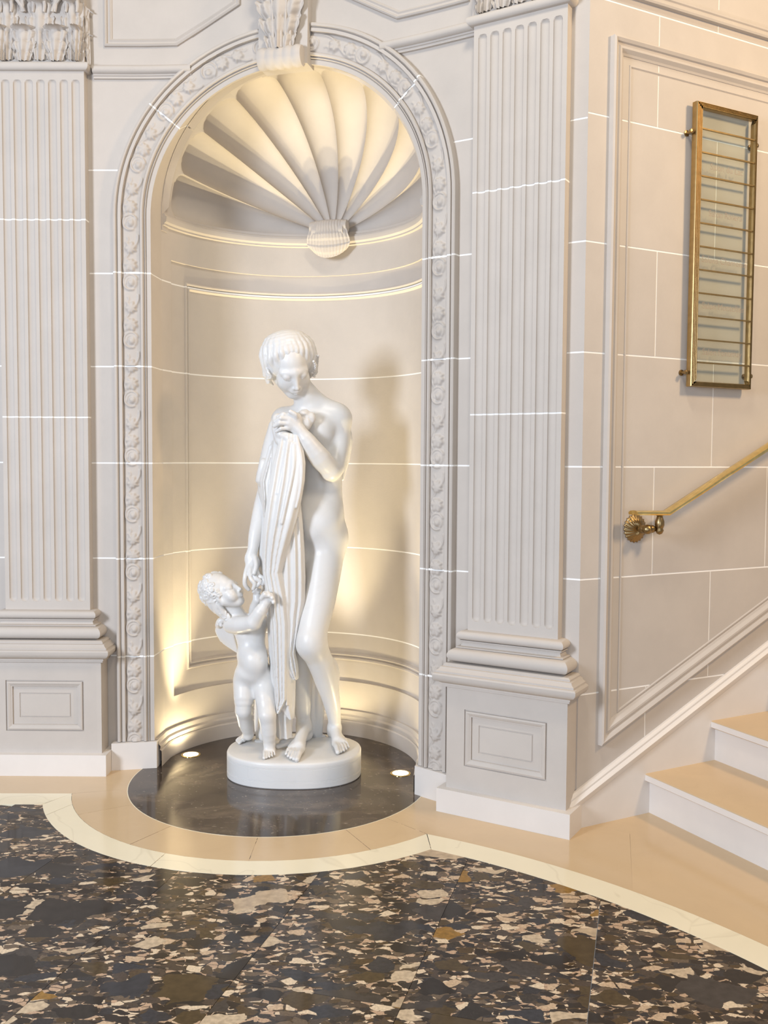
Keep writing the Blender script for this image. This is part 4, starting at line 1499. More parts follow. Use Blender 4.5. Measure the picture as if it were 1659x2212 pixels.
    def build(s, name, mat, parent, off, **props):
        V, F_ = s.surface()
        # light relaxation against voxel stepping
        for lam in (0.5, -0.52, 0.5, -0.52, 0.5, -0.52):
            acc = np.zeros_like(V); cnt = np.zeros(len(V))
            for a, b in ((0, 1), (1, 2), (2, 3), (3, 0)):
                np.add.at(acc, F_[:, a], V[F_[:, b]]); np.add.at(cnt, F_[:, a], 1)
                np.add.at(acc, F_[:, b], V[F_[:, a]]); np.add.at(cnt, F_[:, b], 1)
            V = V + lam * (acc / np.maximum(cnt, 1)[:, None] - V)
        me = bpy.data.meshes.new(name)
        V = V - np.array(off)
        me.vertices.add(len(V)); me.vertices.foreach_set('co', V.astype(np.float32).ravel())
        me.loops.add(len(F_) * 4); me.loops.foreach_set('vertex_index', F_.astype(np.int32).ravel())
        me.polygons.add(len(F_)); me.polygons.foreach_set('loop_start', np.arange(0, len(F_) * 4, 4, dtype=np.int32))
        me.update(calc_edges=True)
        me.polygons.foreach_set('use_smooth', [True] * len(F_))
        me.validate()
        return link(name, me, mat, parent, **props)

def R(px):
    return px / 495.0

BC = V3(-0.393, 4.172)
statue = empty('statue', (BC[0], BC[1], 0.0014), label='white marble statue of a draped woman with a small winged cupid in the niche', category='statue')
SF = np.array(statue.location)
# ---- base: rounded drum with two incised lines
def base_r(a):
    c, s_ = cos(a), sin(a)
    n = 2.35
    return (abs(c / 0.297) ** n + abs(s_ / 0.226) ** n) ** (-1 / n)
mb = PM(SF)
prof = [(0.0, 0.004), (0.004, 0.0), (0.026, 0.0), (0.027, 0.0012), (0.028, 0.0), (0.031, 0.0), (0.032, 0.0012), (0.033, 0.0), (0.082, 0.0), (0.083, 0.0012), (0.084, 0.0), (0.087, 0.0), (0.088, 0.0012),
        (0.089, 0.0), (0.103, 0.0), (0.109, 0.003), (0.112, 0.009)]
rows = []
AA = lin(0, 2 * pi, 129)[:-1]
for z, e_ in prof:
    rows.append([V3(BC[0] + (base_r(a) - e_) * cos(a), BC[1] + (base_r(a) - e_) * sin(a), 0.0014 + z) for a in AA])
for f_ in (0.8, 0.6, 0.4, 0.2, 0.02):
    rows.append([V3(BC[0] + (base_r(a) - 0.009) * f_ * cos(a), BC[1] + (base_r(a) - 0.009) * f_ * sin(a),
                    0.1134 + 0.002 * sin(a * 3 + f_ * 7) + 0.0015 * sin(a * 7 + f_ * 11)) for a in AA])
mb.rows(rows, closed=True)
mb.f.append(tuple(range(128))[::-1]); mb.f.append(tuple(len(mb.v) - 128 + k for k in range(128)))
mb.build('marble_base', M['statue'], statue, angle=40)

def rotm(pitch, yaw, roll):
    """rows: right, up, forward axes of a head that faces the camera at zero"""
    f = V3(0, -cos(pitch), -sin(pitch)); u = V3(0, -sin(pitch), cos(pitch)); r = V3(1, 0, 0)
    r, u = r * cos(roll) + u * sin(roll), u * cos(roll) - r * sin(roll)
    def rz(v):
        return V3(v[0] * cos(yaw) - v[1] * sin(yaw), v[0] * sin(yaw) + v[1] * cos(yaw), v[2])
    return np.array([rz(r), rz(u), rz(f)])

def face(fd, O_, Rm, S=1.0, child=False):
    L_ = lambda x, y, z: O_ + S * (x * Rm[0] + y * Rm[1] + z * Rm[2])
    fd.ell(L_(0, 0.012, -0.008), (0.071 * S, 0.094 * S, 0.090 * S), 0.012, Rm)
    fd.ell(L_(0, -0.030, 0.030), (0.056 * S, 0.076 * S, 0.062 * S), 0.020 * S, Rm)
    fd.ell(L_(0, -0.094, 0.058), (0.021 * S, 0.016 * S, 0.018 * S), 0.022 * S, Rm)       # chin
    for sx in (-1, 1):
        fd.cone(L_(sx * 0.052, -0.045, 0.005), L_(sx * 0.012, -0.092, 0.052), 0.022 * S, 0.018 * S, 0.02 * S)   # jaw
        fd.ell(L_(sx * 0.036, -0.038, 0.056), (0.024 * S, 0.026 * S, 0.020 * S), 0.025 * S, Rm)                   # cheek
        fd.ell(L_(sx * 0.030, -0.001, 0.094), (0.019 * S, 0.0115 * S, 0.0125 * S), 0.010 * S, Rm, 'd')              # socket
        fd.ell(L_(sx * 0.030, -0.0035, 0.0775), (0.0165 * S, 0.0112 * S, 0.0100 * S), 0.003 * S, Rm)               # lidded eye
        fd.cone(L_(sx * 0.012, 0.013, 0.0805), L_(sx * 0.046, 0.010, 0.0640), 0.0070 * S, 0.0060 * S, 0.020 * S)  # brow
        fd.chain([L_(sx * 0.0155, -0.0085, 0.0850), L_(sx * 0.030, -0.0125, 0.0872), L_(sx * 0.0455, -0.0075, 0.0760)], [0.0017 * S] * 3, 0.002 * S)   # lid edge
        fd.ell(L_(sx * 0.009, -0.046, 0.0920), (0.0065 * S, 0.0055 * S, 0.0075 * S), 0.004 * S, Rm)               # nostril wing
        fd.ell(L_(sx * 0.071, -0.012, 0.000), (0.010 * S, 0.026 * S, 0.014 * S), 0.006 * S, Rm)                   # ear
    fd.cone(L_(0, 0.020, 0.0790), L_(0, -0.037, 0.1030), 0.0095 * S, 0.0085 * S, 0.010 * S)                        # nose
    fd.ell(L_(0, -0.042, 0.1060), (0.0080 * S, 0.0070 * S, 0.0080 * S), 0.005 * S, Rm)
    fd.ell(L_(0, -0.062, 0.0860), (0.022 * S, 0.016 * S, 0.010 * S), 0.012 * S, Rm)                               # muzzle
    fd.cone(L_(-0.014, -0.0645, 0.0900), L_(0.014, -0.0645, 0.0900), 0.0040 * S, 0.0040 * S, 0.003 * S)
    fd.ell(L_(0, -0.0645, 0.0945), (0.012 * S, 0.0040 * S, 0.0045 * S), 0.003 * S, Rm)                            # upper lip
    fd.ell(L_(0, -0.0735, 0.0925), (0.0105 * S, 0.0048 * S, 0.0050 * S), 0.003 * S, Rm)                           # lower lip
    fd.cone(L_(-0.015, -0.0690, 0.0955), L_(0.015, -0.0690, 0.0955), 0.0013 * S, 0.0013 * S, 0.002 * S, 'd')      # mouth line
    return L_

def foot(fd, heel, toe, ankle, r_ank, S=1.0, spread=0.034, out=1, nt=5, k=0.012):
    """heel and toe on the ground, sole flat; out: side of the little toe (+1 = to the right when looking from heel to toe)"""
    heel, toe = np.array(heel, float), np.array(toe, float)
    f = toe - heel; ln = np.linalg.norm(f); f /= ln
    sd = np.cross(f, UP) * out
    fd.cone(ankle, heel + f * 0.022 * S + UP * 0.030 * S, r_ank, 0.027 * S, k)
    fd.ell(heel + f * 0.020 * S + UP * 0.021 * S, (0.026 * S, 0.026 * S, 0.024 * S), k)
    fd.cone(ankle + f * 0.01 * S, heel + f * ln * 0.62 + UP * 0.030 * S - sd * 0.008 * S, r_ank * 0.95, 0.023 * S, 0.02 * S)
    fd.cone(heel + f * 0.03 * S + UP * 0.018 * S + sd * 0.006, heel + f * ln * 0.66 + UP * 0.018 * S + sd * spread * 0.55, 0.022 * S, 0.017 * S, 0.02 * S)
    for i in range(nt):
        q = i / (nt - 1)
        base_ = heel + f * ln * (0.70 - 0.08 * q) + sd * (-spread * 0.75 + spread * 1.60 * q) + UP * 0.020 * S
        tip = heel + f * ln * (1.0 - 0.17 * q * q - 0.03 * q) + sd * (-spread * 0.82 + spread * 1.78 * q) + UP * 0.0095 * S
        rb, rt = (0.0125 * S, 0.0110 * S) if i == 0 else ((0.0100 - 0.0012 * q) * S, (0.0078 - 0.0012 * q) * S)
        mid_ = base_ * 0.45 + tip * 0.55 + UP * 0.006 * S
        fd.cone(heel + f * ln * 0.52 + sd * (-spread * 0.35 + spread * 0.8 * q) + UP * 0.024 * S, base_, 0.015 * S, rb * 1.1, 0.012 * S)
        fd.cone(base_, mid_, rb, rt * 1.02, 0.003 * S)
        fd.cone(mid_, tip, rt * 1.02, rt, 0.0025 * S)

VOX = 0.0038
# ---- woman
W = Field((-0.64, 3.93, 0.095), (-0.10, 4.42, 1.95), VOX)
P = at
# torso
W.ell(P(676, 935, 4.215), (0.122, 0.088, 0.135), 0.03)
W.ell(P(672, 905, 4.225), (0.128, 0.062, 0.055), 0.05)                 # shoulder girdle
W.ell(P(690, 1000, 4.20), (0.105, 0.080, 0.10), 0.05)
W.ell(P(692, 1055, 4.20), (0.096, 0.076, 0.10), 0.05)
W.ell(P(690, 1105, 4.19), (0.108, 0.086, 0.09), 0.05)
W.ell(P(686, 1150, 4.205), (0.124, 0.098, 0.095), 0.05)
W.ell(P(690, 1130, 4.135), (0.070, 0.040, 0.070), 0.05)                # belly
W.ell(P(712, 1165, 4.215), (0.074, 0.092, 0.095), 0.04)
# chest relief, partly behind the forearm
W.ell(P(692, 930, 4.155), (0.056, 0.050, 0.060), 0.05)
W.ell(P(643, 938, 4.16), (0.054, 0.046, 0.056), 0.05)
# collar bones
W.cone(P(672, 892, 4.150), P(722, 890, 4.185), 0.009, 0.010, 0.02)
W.cone(P(655, 895, 4.150), P(618, 900, 4.19), 0.009, 0.010, 0.02)
# neck
W.cone(P(669, 886, 4.205), P(644, 822, 4.155), 0.053, 0.047, 0.03)
W.cone(P(728, 898, 4.215), P(672, 856, 4.19), 0.036, 0.034, 0.05)
# near standing leg (image right)
hip = P(706, 1170, 4.205)
W.chain([hip, P(699, 1225, 4.17), P(689, 1295, 4.12), P(676, 1360, 4.075), P(673, 1392, 4.065)], [0.086, 0.081, 0.073, 0.064, 0.060], 0.03)
W.ell(P(668, 1384, 4.035), (0.036, 0.034, 0.042), 0.03)                 # knee cap
W.chain([P(673, 1392, 4.070), P(692, 1430, 4.115), P(704, 1468, 4.160), P(715, 1510, 4.21), P(722, 1550, 4.262), P(722, 1572, 4.295)], [0.060, 0.057, 0.051, 0.040, 0.030, 0.028], 0.035)
W.ell(P(713, 1455, 4.20), (0.042, 0.046, 0.075), 0.03)                  # calf
foot(W, on_floor(717, 1588, 0.115), on_floor(743, 1628, 0.115), P(722, 1572, 4.295), 0.029, 0.98, 0.033, -1)
# far leg (image left)
W.chain([P(655, 1175, 4.22), P(648, 1250, 4.22), P(645, 1330, 4.20), P(646, 1385, 4.19)], [0.082, 0.077, 0.066, 0.058], 0.03)
W.chain([P(646, 1385, 4.20), P(647, 1440, 4.235), P(650, 1500, 4.245), P(655, 1550, 4.25), P(657, 1570, 4.255)], [0.058, 0.056, 0.046, 0.032, 0.031], 0.02)
foot(W, on_floor(664, 1594, 0.115), on_floor(627, 1645, 0.115), P(657, 1568, 4.255), 0.032, 1.05, 0.036, 1)
# near arm (image right), folded across the breast
W.ell(P(728, 905, 4.215), (0.060, 0.058, 0.060), 0.05)
W.chain([P(731, 908, 4.215), P(731, 960, 4.195), P(723, 1010, 4.14)], [0.055, 0.050, 0.043], 0.018)
W.ell(P(714, 1022, 4.115), (0.040, 0.040, 0.034), 0.02)
W.chain([P(714, 1015, 4.110), P(692, 990, 4.07), P(668, 958, 4.045), P(647, 930, 4.04)], [0.042, 0.046, 0.037, 0.027], 0.012)
# hand on the knot of drapery
wr = P(645, 928, 4.04)
W.ell(P(630, 913, 4.036), (0.040, 0.024, 0.036), 0.014)
W.ell(P(640, 905, 4.040), (0.024, 0.022, 0.028), 0.014)
W.cone(wr, P(626, 912, 4.034), 0.026, 0.026, 0.01)
for (k0, k1, tp), rr in (((((630, 899), 4.020), ((612, 895), 4.010), ((600, 901), 4.022)), 0.0098), ((((625, 906), 4.016), ((607, 903), 4.004), ((594, 911), 4.020)), 0.0098),
                        ((((622, 915), 4.016), ((604, 914), 4.004), ((592, 921), 4.020)), 0.0092), ((((622, 925), 4.020), ((607, 926), 4.010), ((597, 932), 4.022)), 0.0082)):
    a_, b_, c_ = (P(q[0][0], q[0][1], q[1]) for q in (k0, k1, tp))
    W.cone(P(632, 915, 4.034), a_, 0.018, rr * 1.15, 0.01)
    W.cone(a_, b_, rr * 1.1, rr, 0.003)
    W.cone(b_, c_, rr, rr * 0.85, 0.003)
W.chain([P(640, 908, 4.028), P(638, 896, 4.010), P(627, 889, 4.004)], [0.012, 0.0105, 0.009], 0.006)
# far arm (image left), hanging
W.ell(P(612, 907, 4.235), (0.050, 0.054, 0.054), 0.05)
W.chain([P(611, 912, 4.235), P(600, 970, 4.235), P(582, 1035, 4.225)], [0.050, 0.044, 0.038], 0.02)
W.chain([P(582, 1035, 4.22), P(568, 1090, 4.17), P(553, 1150, 4.12), P(546, 1188, 4.10)], [0.040, 0.039, 0.031, 0.023], 0.016)
# hand with the fingers at the cupid's lips
W.ell(P(542, 1208, 4.09), (0.028, 0.022, 0.040), 0.014)
W.ell(P(550, 1217, 4.092), (0.025, 0.020, 0.032), 0.012)
for pts, rr in (([(536, 1220, 4.075), (530, 1243, 4.055), (529, 1262, 4.055), (537, 1273, 4.065)], 0.0098),
                ([(540, 1225, 4.072), (541, 1248, 4.045), (550, 1261, 4.042), (547, 1272, 4.048)], 0.0092),
                ([(547, 1228, 4.075), (551, 1247, 4.050), (562, 1256, 4.050), (555, 1266, 4.050)], 0.0090),
                ([(553, 1226, 4.085), (560, 1243, 4.062), (571, 1250, 4.060), (567, 1262, 4.055)], 0.0085),
                ([(550, 1205, 4.075), (553, 1222, 4.050), (549, 1238, 4.040)], 0.0100)):
    q = [P(*p_) for p_ in pts]
    W.cone(P(545, 1210, 4.085), q[0], 0.015, rr * 1.2, 0.008)
    W.chain(q, [rr * 1.15, rr * 1.05, rr, rr * 0.9][:len(q)], 0.003)
# head
HO, HR = P(627, 789, 4.115), rotm(radians(36), radians(23), radians(12))
FS = 1.10
face(W, HO, HR, FS)
woman = W.build('woman_figure', M['statue'], statue, SF)

# ---- her hair: waved melon rolls, curls over the ears, strings of beads
Hh = Field(HO - 0.19, HO + 0.19, 0.0027)
hl = lambda x, y, z: HO + FS * (x * HR[0] + y * HR[1] + z * HR[2])
hc = V3(0, 0.020, -0.030)
HE = V3(0.101, 0.089, 0.096)
def hsurf(d, k=1.0):
    n_ = sqrt((d[0] / HE[0]) ** 2 + (d[1] / HE[1]) ** 2 + (d[2] / HE[2]) ** 2)
    return hc + d / n_ * k
Hh.ell(hl(*hc), (HE[0] * FS, HE[1] * FS, HE[2] * FS), 0.01, HR)
Hh.ell(hl(0, -0.015, -0.062), (0.085, 0.074, 0.066), 0.03, HR)
line = [(-0.088, -0.040, 0.004), (-0.084, -0.012, 0.026), (-0.073, 0.018, 0.046), (-0.052, 0.042, 0.064), (-0.026, 0.057, 0.078), (0.0, 0.066, 0.082),
        (0.026, 0.055, 0.079), (0.052, 0.042, 0.066), (0.073, 0.018, 0.048), (0.084, -0.010, 0.028), (0.088, -0.038, 0.006)]
line = np.array(line)
crown = V3(0, 0.075, -0.085)
NL_ = 13
for i in range(NL_):
    q = i / (NL_ - 1) * (len(line) - 1)
    k0 = min(int(q), len(line) - 2)
    end = line[k0] + (line[k0 + 1] - line[k0]) * (q - k0)
    d0, d1 = crown - hc + V3(0.05 * (i / (NL_ - 1) - 0.5), 0, 0), end - hc
    pts, rad = [], []
    for t in lin(0, 1, 26):
        d = d0 / np.linalg.norm(d0) * (1 - t) + d1 / np.linalg.norm(d1) * t
        # lift the middle of the way over the top
        d = d + V3(0, 0.55 * sin(pi * t) * 0.6, 0)
        kk = 1.0 if t < 0.80 else 1.0 - (t - 0.80) * 0.75
        p_ = hsurf(d, kk) + V3(0.0016 * sin(t * 26 + i), 0, 0)
        pts.append(hl(*p_))
        rad.append((0.005 + 0.0150 * sin(pi * min(t * 0.90 + 0.08, 1)) ** 0.9) * (1 + 0.05 * sin(t * 75)))
    Hh.chain(pts, rad, 0.005)
rs = np.random.default_rng(5)
for sx in (-1, 1):
    Hh.ell(hl(sx * 0.086, -0.016, -0.008), (0.026, 0.048, 0.040), 0.012, HR)
    for k in range(22):
        a_, b_ = rs.random() * 2 * pi, sqrt(rs.random())
        c = hl(sx * (0.100 + 0.008 * rs.random() - 0.012 * b_), -0.018 + 0.040 * b_ * sin(a_), -0.002 + 0.032 * b_ * cos(a_))
        rr = 0.0085 + 0.0035 * rs.random()
        ring_ = [c + rr * (cos(t) * HR[1] + sin(t) * HR[2]) + HR[0] * sx * 0.004 * cos(2 * t) for t in lin(0, 5.2, 7)]
        Hh.chain(ring_, [0.0046] * 7, 0.002)
        Hh.ell(c, (0.007, 0.007, 0.007), 0.003)
    for k in range(5):
        Hh.ell(hl(sx * (0.088 - 0.004 * k), -0.052 - 0.008 * k, 0.004 - 0.004 * k), (0.0085 - 0.0006 * k,) * 3, 0.002)
for j, (x0, z0) in enumerate(((0.090, 0.052), (0.108, 0.016))):
    for k in range(7):
        Hh.ell(hl(x0 - 0.0010 * (k - 3) ** 2 * (1 - j) , 0.036 - 0.0105 * k, z0 - 0.003 * k), (0.0062, 0.0062, 0.0062), 0.0012)
# keep the face clear
Hh.ell(hl(0, -0.040, 0.088), (0.072, 0.100, 0.058), 0.006, HR, 'd')
Hh.build('hair', M['statue'], woman, SF)

# ---- drapery
D = Field((-0.66, 3.90, 0.100), (-0.13, 4.42, 1.64), 0.0033)
# shoulder and sleeve mass
D.chain([P(604, 925, 4.16), P(594, 975, 4.17), P(585, 1030, 4.17), P(590, 1100, 4.16)], [0.050, 0.058, 0.060, 0.055], 0.02)
D.chain([P(612, 935, 4.09), P(613, 1010, 4.09), P(610, 1100, 4.10), P(604, 1190, 4.11), P(605, 1290, 4.12), P(606, 1400, 4.12), P(610, 1500, 4.14), P(612, 1575, 4.17)],
        [0.040, 0.058, 0.066, 0.070, 0.062, 0.052, 0.050, 0.040], 0.02)
D.chain([P(585, 1120, 4.13), P(580, 1200, 4.13), P(585, 1290, 4.13)], [0.040, 0.046, 0.036], 0.02)
D.chain([P(635, 1120, 4.12), P(636, 1200, 4.12), P(634, 1290, 4.12), P(632, 1380, 4.13)], [0.032, 0.034, 0.036, 0.026], 0.02)
D.sheet([(1500, 596, 624, 4.092), (1550, 597, 626, 4.102), (1594, 599, 628, 4.112)], [(0.2, 0.2, 0.16, 0.014), (0.7, 0.75, 0.2, 0.016)])
D.sheet([(1440, 600, 636, 4.072), (1500, 598, 635, 4.078), (1530, 599, 634, 4.084), (1553, 622, 633, 4.088)], [(0.75, 0.7, 0.2, 0.012), (0.3, 0.3, 0.2, 0.010)])
D.sheet([(1080, 600, 646, 4.052), (1130, 600, 651, 4.044), (1190, 600, 655, 4.040), (1250, 600, 657, 4.040), (1300, 602, 656, 4.044), (1330, 604, 650, 4.048), (1352, 608, 646, 4.052),
         (1385, 612, 640, 4.056), (1412, 612, 636, 4.060), (1440, 614, 641, 4.064), (1468, 632, 642, 4.070)], [(0.92, 0.90, 0.075, 0.011), (0.70, 0.66, 0.10, 0.014), (0.38, 0.36, 0.14, 0.012)])
D.sheet([(955, 588, 606, 4.085), (985, 579, 602, 4.080), (1015, 570, 597, 4.075), (1040, 562, 592, 4.070), (1075, 566, 588, 4.062), (1115, 569, 582, 4.058)], [(0.25, 0.3, 0.13, 0.012), (0.7, 0.75, 0.13, 0.013)], 0.04)
D.sheet([(980, 578, 592, 4.125), (1000, 566, 588, 4.112), (1020, 556, 584, 4.108), (1040, 552, 580, 4.108), (1054, 564, 578, 4.108)], [(0.3, 0.4, 0.2, 0.010), (0.7, 0.8, 0.15, 0.010)], 0.05)
D.sheet([(938, 606, 648, 4.030), (965, 600, 653, 4.014), (1000, 591, 657, 4.002), (1040, 584, 655, 3.994), (1080, 577, 648, 3.990), (1120, 572, 639, 3.992), (1160, 568, 627, 3.998), (1200, 567, 615, 4.006),
         (1238, 568, 606, 4.014), (1290, 576, 617, 4.020), (1350, 583, 622, 4.026), (1400, 586, 621, 4.032), (1460, 590, 620, 4.040), (1512, 594, 619, 4.050), (1540, 596, 603, 4.058)],
        [(0.10, 0.14, 0.10, 0.010), (0.42, 0.34, 0.08, 0.010), (0.60, 0.62, 0.06, 0.007), (0.86, 0.84, 0.15, 0.014)], 0.03)
D.sheet([(1290, 600, 628, 4.038), (1350, 606, 634, 4.044), (1420, 608, 632, 4.050), (1490, 608, 628, 4.058), (1522, 612, 626, 4.064)], [(0.6, 0.6, 0.2, 0.008)], 0.03)
F1 = [
 ([(641, 945, 4.020), (650, 985, 4.002), (652, 1020, 3.994), (648, 1060, 3.990), (640, 1095, 3.988)], 0.008, 0.006),
 ([(636, 960, 4.012), (634, 1010, 3.992), (622, 1070, 3.982), (608, 1130, 3.984)], 0.009, 0.006),
 ([(624, 955, 4.016), (612, 1010, 4.000), (600, 1065, 3.994)], 0.010, 0.006),
 ([(596, 950, 4.070), (592, 990, 4.062), (589, 1030, 4.055), (594, 1058, 4.040)], 0.010, 0.006),
 ([(585, 965, 4.10), (573, 1010, 4.098), (567, 1035, 4.095), (570, 1052, 4.095)], 0.009, 0.006),
 ([(570, 1000, 4.118), (564, 1024, 4.12), (562, 1036, 4.12)], 0.020, 0.018),
 ([(600, 905, 4.09), (600, 930, 4.07), (606, 950, 4.05)], 0.024, 0.024),
 ([(608, 938, 4.040), (624, 946, 4.035), (638, 950, 4.034)], 0.024, 0.018),
]
for pts, r0, r1 in F1:
    q = [P(*p_) for p_ in pts]
    D.chain(q, lin(r0, r1, len(q)), 0.006)
D.ell(P(658, 908, 4.072), (0.034, 0.028, 0.048), 0.012)
D.ell(P(672, 903, 4.074), (0.020, 0.020, 0.026), 0.006)
D.ell(P(654, 894, 4.058), (0.022, 0.016, 0.014), 0.005)
for pts in ([(645, 902, 4.036), (660, 899, 4.040), (676, 894, 4.050)], [(660, 900, 4.040), (664, 915, 4.038), (658, 940, 4.040)], [(668, 902, 4.044), (677, 914, 4.052), (670, 930, 4.052)]):
    D.chain([P(*p_) for p_ in pts], [0.009, 0.010, 0.007], 0.003, 'd')
# cloak behind the near arm and behind the legs
D.chain([P(744, 915, 4.262), P(752, 950, 4.262), P(748, 990, 4.262), P(740, 1035, 4.258)], [0.022, 0.020, 0.016, 0.007], 0.015)
for pts, r0, r1 in (([(672, 1420, 4.30), (673, 1500, 4.31), (671, 1580, 4.32)], 0.020, 0.022), ([(684, 1450, 4.31), (686, 1520, 4.31), (683, 1588, 4.33)], 0.016, 0.014),
                    ([(694, 1480, 4.32), (694, 1530, 4.32), (688, 1590, 4.34)], 0.014, 0.018), ([(560, 1500, 4.28), (557, 1560, 4.30), (560, 1600, 4.28)], 0.020, 0.014),
                    ([(680, 1590, 4.34), (700, 1592, 4.34)], 0.016, 0.012), ([(566, 1600, 4.26), (553, 1600, 4.24)], 0.016, 0.008),
                    ([(566, 1420, 4.22), (567, 1500, 4.22), (570, 1590, 4.22)], 0.024, 0.024), ([(610, 1605, 4.16), (640, 1600, 4.18), (600, 1612, 4.14)], 0.016, 0.012)):
    q = [P(*p_) for p_ in pts]
    D.chain(q, lin(r0, r1, len(q)), 0.006)
D.build('drapery', M['statue'], woman, SF)

# ---- cupid
Q = Field((-0.79, 3.93, 0.100), (-0.42, 4.40, 0.98), 0.0033)
Q.ell(P(541, 1372, 4.145), (0.066, 0.056, 0.066), 0.03)
Q.ell(P(545, 1415, 4.130), (0.068, 0.062, 0.068), 0.03)
Q.ell(P(548, 1452, 4.135), (0.082, 0.064, 0.055), 0.03)
Q.ell(P(553, 1430, 4.085), (0.050, 0.034, 0.050), 0.03)
Q.ell(P(564, 1426, 4.050), (0.0045, 0.007, 0.0055), 0.008, None, 'd')
# neck
Q.cone(P(522, 1345, 4.145), P(500, 1308, 4.135), 0.038, 0.038, 0.02)
Q.cone(P(505, 1348, 4.15), P(565, 1345, 4.17), 0.036, 0.034, 0.03)
# arms
Q.chain([P(500, 1350, 4.12), P(520, 1350, 4.06), P(548, 1346, 4.01)], [0.037, 0.037, 0.033], 0.014)
Q.chain([P(548, 1344, 4.01), P(562, 1322, 3.995), P(573, 1305, 3.99)], [0.033, 0.029, 0.021], 0.010)
Q.ell(P(576, 1293, 3.995), (0.030, 0.026, 0.031), 0.010)
for k, (u, v) in enumerate(((570, 1279), (577, 1278), (584, 1282), (588, 1290))):
    Q.cone(P(u + 1, v + 3, 3.980), P(u + 6 - k, v + 8 + k, 3.968), 0.0100, 0.0090, 0.004)
Q.cone(P(565, 1292, 3.975), P(572, 1284, 3.965), 0.010, 0.009, 0.006)
Q.chain([P(560, 1345, 4.18), P(552, 1320, 4.14), P(556, 1296, 4.10)], [0.034, 0.030, 0.020], 0.012)
Q.ell(P(555, 1287, 4.10), (0.018, 0.014, 0.018), 0.008)
for du, dv in ((-7, -6), (-4, -10), (1, -12), (6, -10)):
    Q.cone(P(555 + du * 0.5, 1284 + dv * 0.4, 4.092), P(555 + du * 1.2, 1284 + dv, 4.082), 0.0072, 0.0062, 0.003)
# legs
Q.chain([P(528, 1470, 4.15), P(528, 1505, 4.13), P(527, 1535, 4.12)], [0.050, 0.047, 0.036], 0.022)
Q.chain([P(527, 1535, 4.125), P(531, 1562, 4.165), P(537, 1588, 4.21)], [0.037, 0.033, 0.021], 0.012)
Q.chain([P(570, 1470, 4.14), P(574, 1505, 4.10), P(577, 1545, 4.055)], [0.050, 0.047, 0.037], 0.022)
Q.chain([P(577, 1545, 4.055), P(580, 1580, 4.065), P(582, 1612, 4.09)], [0.037, 0.034, 0.022], 0.012)
foot(Q, on_floor(543, 1597, 0.115), on_floor(511, 1606, 0.115), P(537, 1586, 4.21), 0.021, 0.62, 0.024, 1)
foot(Q, on_floor(582, 1610, 0.115), on_floor(581, 1640, 0.115), P(582, 1608, 4.09), 0.022, 0.68, 0.025, -1)
# head thrown back, looking up at her
CO_ = P(482, 1279, 4.120)
f_ = V3(0.72, -0.42, 0.53); f_ /= np.linalg.norm(f_)
u_ = V3(-0.58, 0.02, 0.80); u_ -= f_ * (u_ @ f_); u_ /= np.linalg.norm(u_)
CR = np.array([np.cross(f_, u_), u_, f_])
if np.linalg.det(CR) < 0:
    CR[0] = -CR[0]
face(Q, CO_, CR, 0.80)
cl = lambda x, y, z: CO_ + 0.80 * (x * CR[0] + y * CR[1] + z * CR[2])
for sx in (-1, 1):
    Q.ell(cl(sx * 0.036, -0.045, 0.062), (0.020, 0.020, 0.016), 0.014, CR)
cupid = Q.build('cupid_figure', M['statue'], statue, SF)
K = Field(CO_ - 0.15, CO_ + 0.12, 0.0028)
K.ell(cl(0, 0.030, -0.028), (0.068, 0.077, 0.077), 0.01, CR)
rs = np.random.default_rng(3)
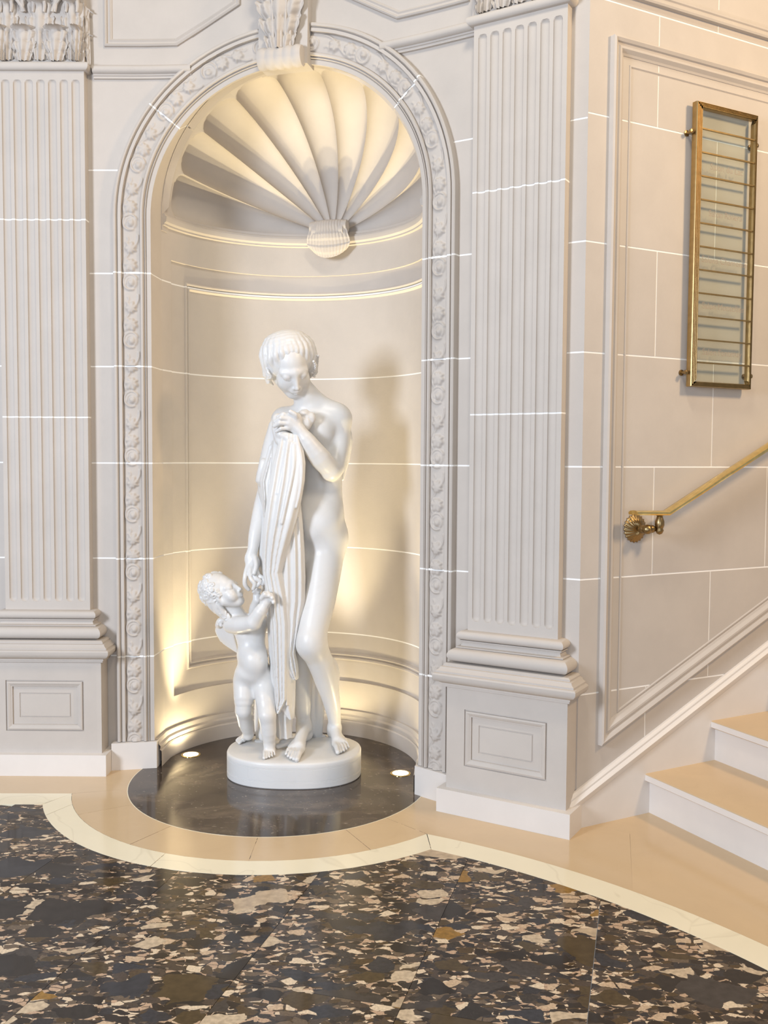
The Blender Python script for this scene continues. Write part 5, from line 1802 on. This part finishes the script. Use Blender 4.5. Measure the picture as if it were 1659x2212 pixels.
for k in range(170):
    th, ph = rs.random() * 2 * pi, np.arccos(1 - 1.62 * rs.random())
    v = V3(0.082 * sin(ph) * cos(th), 0.030 + 0.094 * sin(ph) * sin(th), -0.028 - 0.094 * cos(ph))
    if v[2] > 0.036 and v[1] < 0.070:
        continue
    c = cl(*v)
    n_ = c - cl(0, 0.03, -0.028); n_ /= np.linalg.norm(n_)
    a1 = np.cross(n_, UP); a1 /= np.linalg.norm(a1); a2 = np.cross(n_, a1)
    rr = 0.0085 + 0.004 * rs.random()
    s0_ = rs.random() * 6
    K.chain([c + rr * (1 - 0.09 * q) * (cos(s0_ + q) * a1 + sin(s0_ + q) * a2) + n_ * 0.001 * q for q in lin(0, 6.5, 8)], [0.0044] * 8, 0.002)
for pts in ([(452, 1290), (456, 1308), (466, 1322)], [(462, 1300), (470, 1320), (480, 1332)], [(472, 1305), (482, 1322), (492, 1334)], [(456, 1275), (452, 1292), (460, 1312)]):
    K.chain([P(u, v, 4.085 + 0.01 * i) for i, (u, v) in enumerate(pts)], [0.015, 0.014, 0.009], 0.004)
for k in range(26):
    q = rs.random()
    c = P(449 + 36 * q + 9 * rs.random(), 1288 + 44 * q + 6 * rs.random(), 4.075 + 0.02 * q)
    rr, s0_ = 0.008 + 0.003 * rs.random(), rs.random() * 6
    K.chain([c + rr * (cos(s0_ + t) * V3(0.9, -0.4, 0) + sin(s0_ + t) * UP) for t in lin(0, 5.4, 7)], [0.0046] * 7, 0.002)
K.ell(cl(0, -0.045, 0.088), (0.060, 0.080, 0.055), 0.006, CR, 'd')
K.build('hair', M['statue'], cupid, SF)
# small wing behind his shoulder
WG = Field(P(440, 1440, 4.2) - V3(0.03, 0.16, 0.02), P(540, 1310, 4.2) + V3(0.03, 0.16, 0.04), 0.0027)
for k in range(10):
    q = k / 9
    a_ = P(476 + 24 * q, 1346 + 8 * q, 4.190 - 0.012 * q)
    b_ = P(470 + 34 * q, 1362 + 16 * (q ** 0.5), 4.205 - 0.012 * q)
    c_ = P(478 + 35 * q ** 0.8, 1384 + 24 * q ** 0.7, 4.215 - 0.010 * q)
    WG.chain([a_, b_, c_], [0.0115, 0.0110, 0.0060], 0.0035)
WG.ell(P(488, 1366, 4.205), (0.030, 0.010, 0.036), 0.01)
WG.chain([P(472, 1350, 4.175), P(476, 1342, 4.170), P(486, 1339, 4.172), P(498, 1346, 4.180)], [0.015, 0.016, 0.015, 0.012], 0.004)
for k in range(4):
    WG.ell(P(471 + 7 * k, 1349 + 1.5 * k, 4.158), (0.008, 0.008, 0.009), 0.002)
WG.build('wing', M['statue'], cupid, SF)
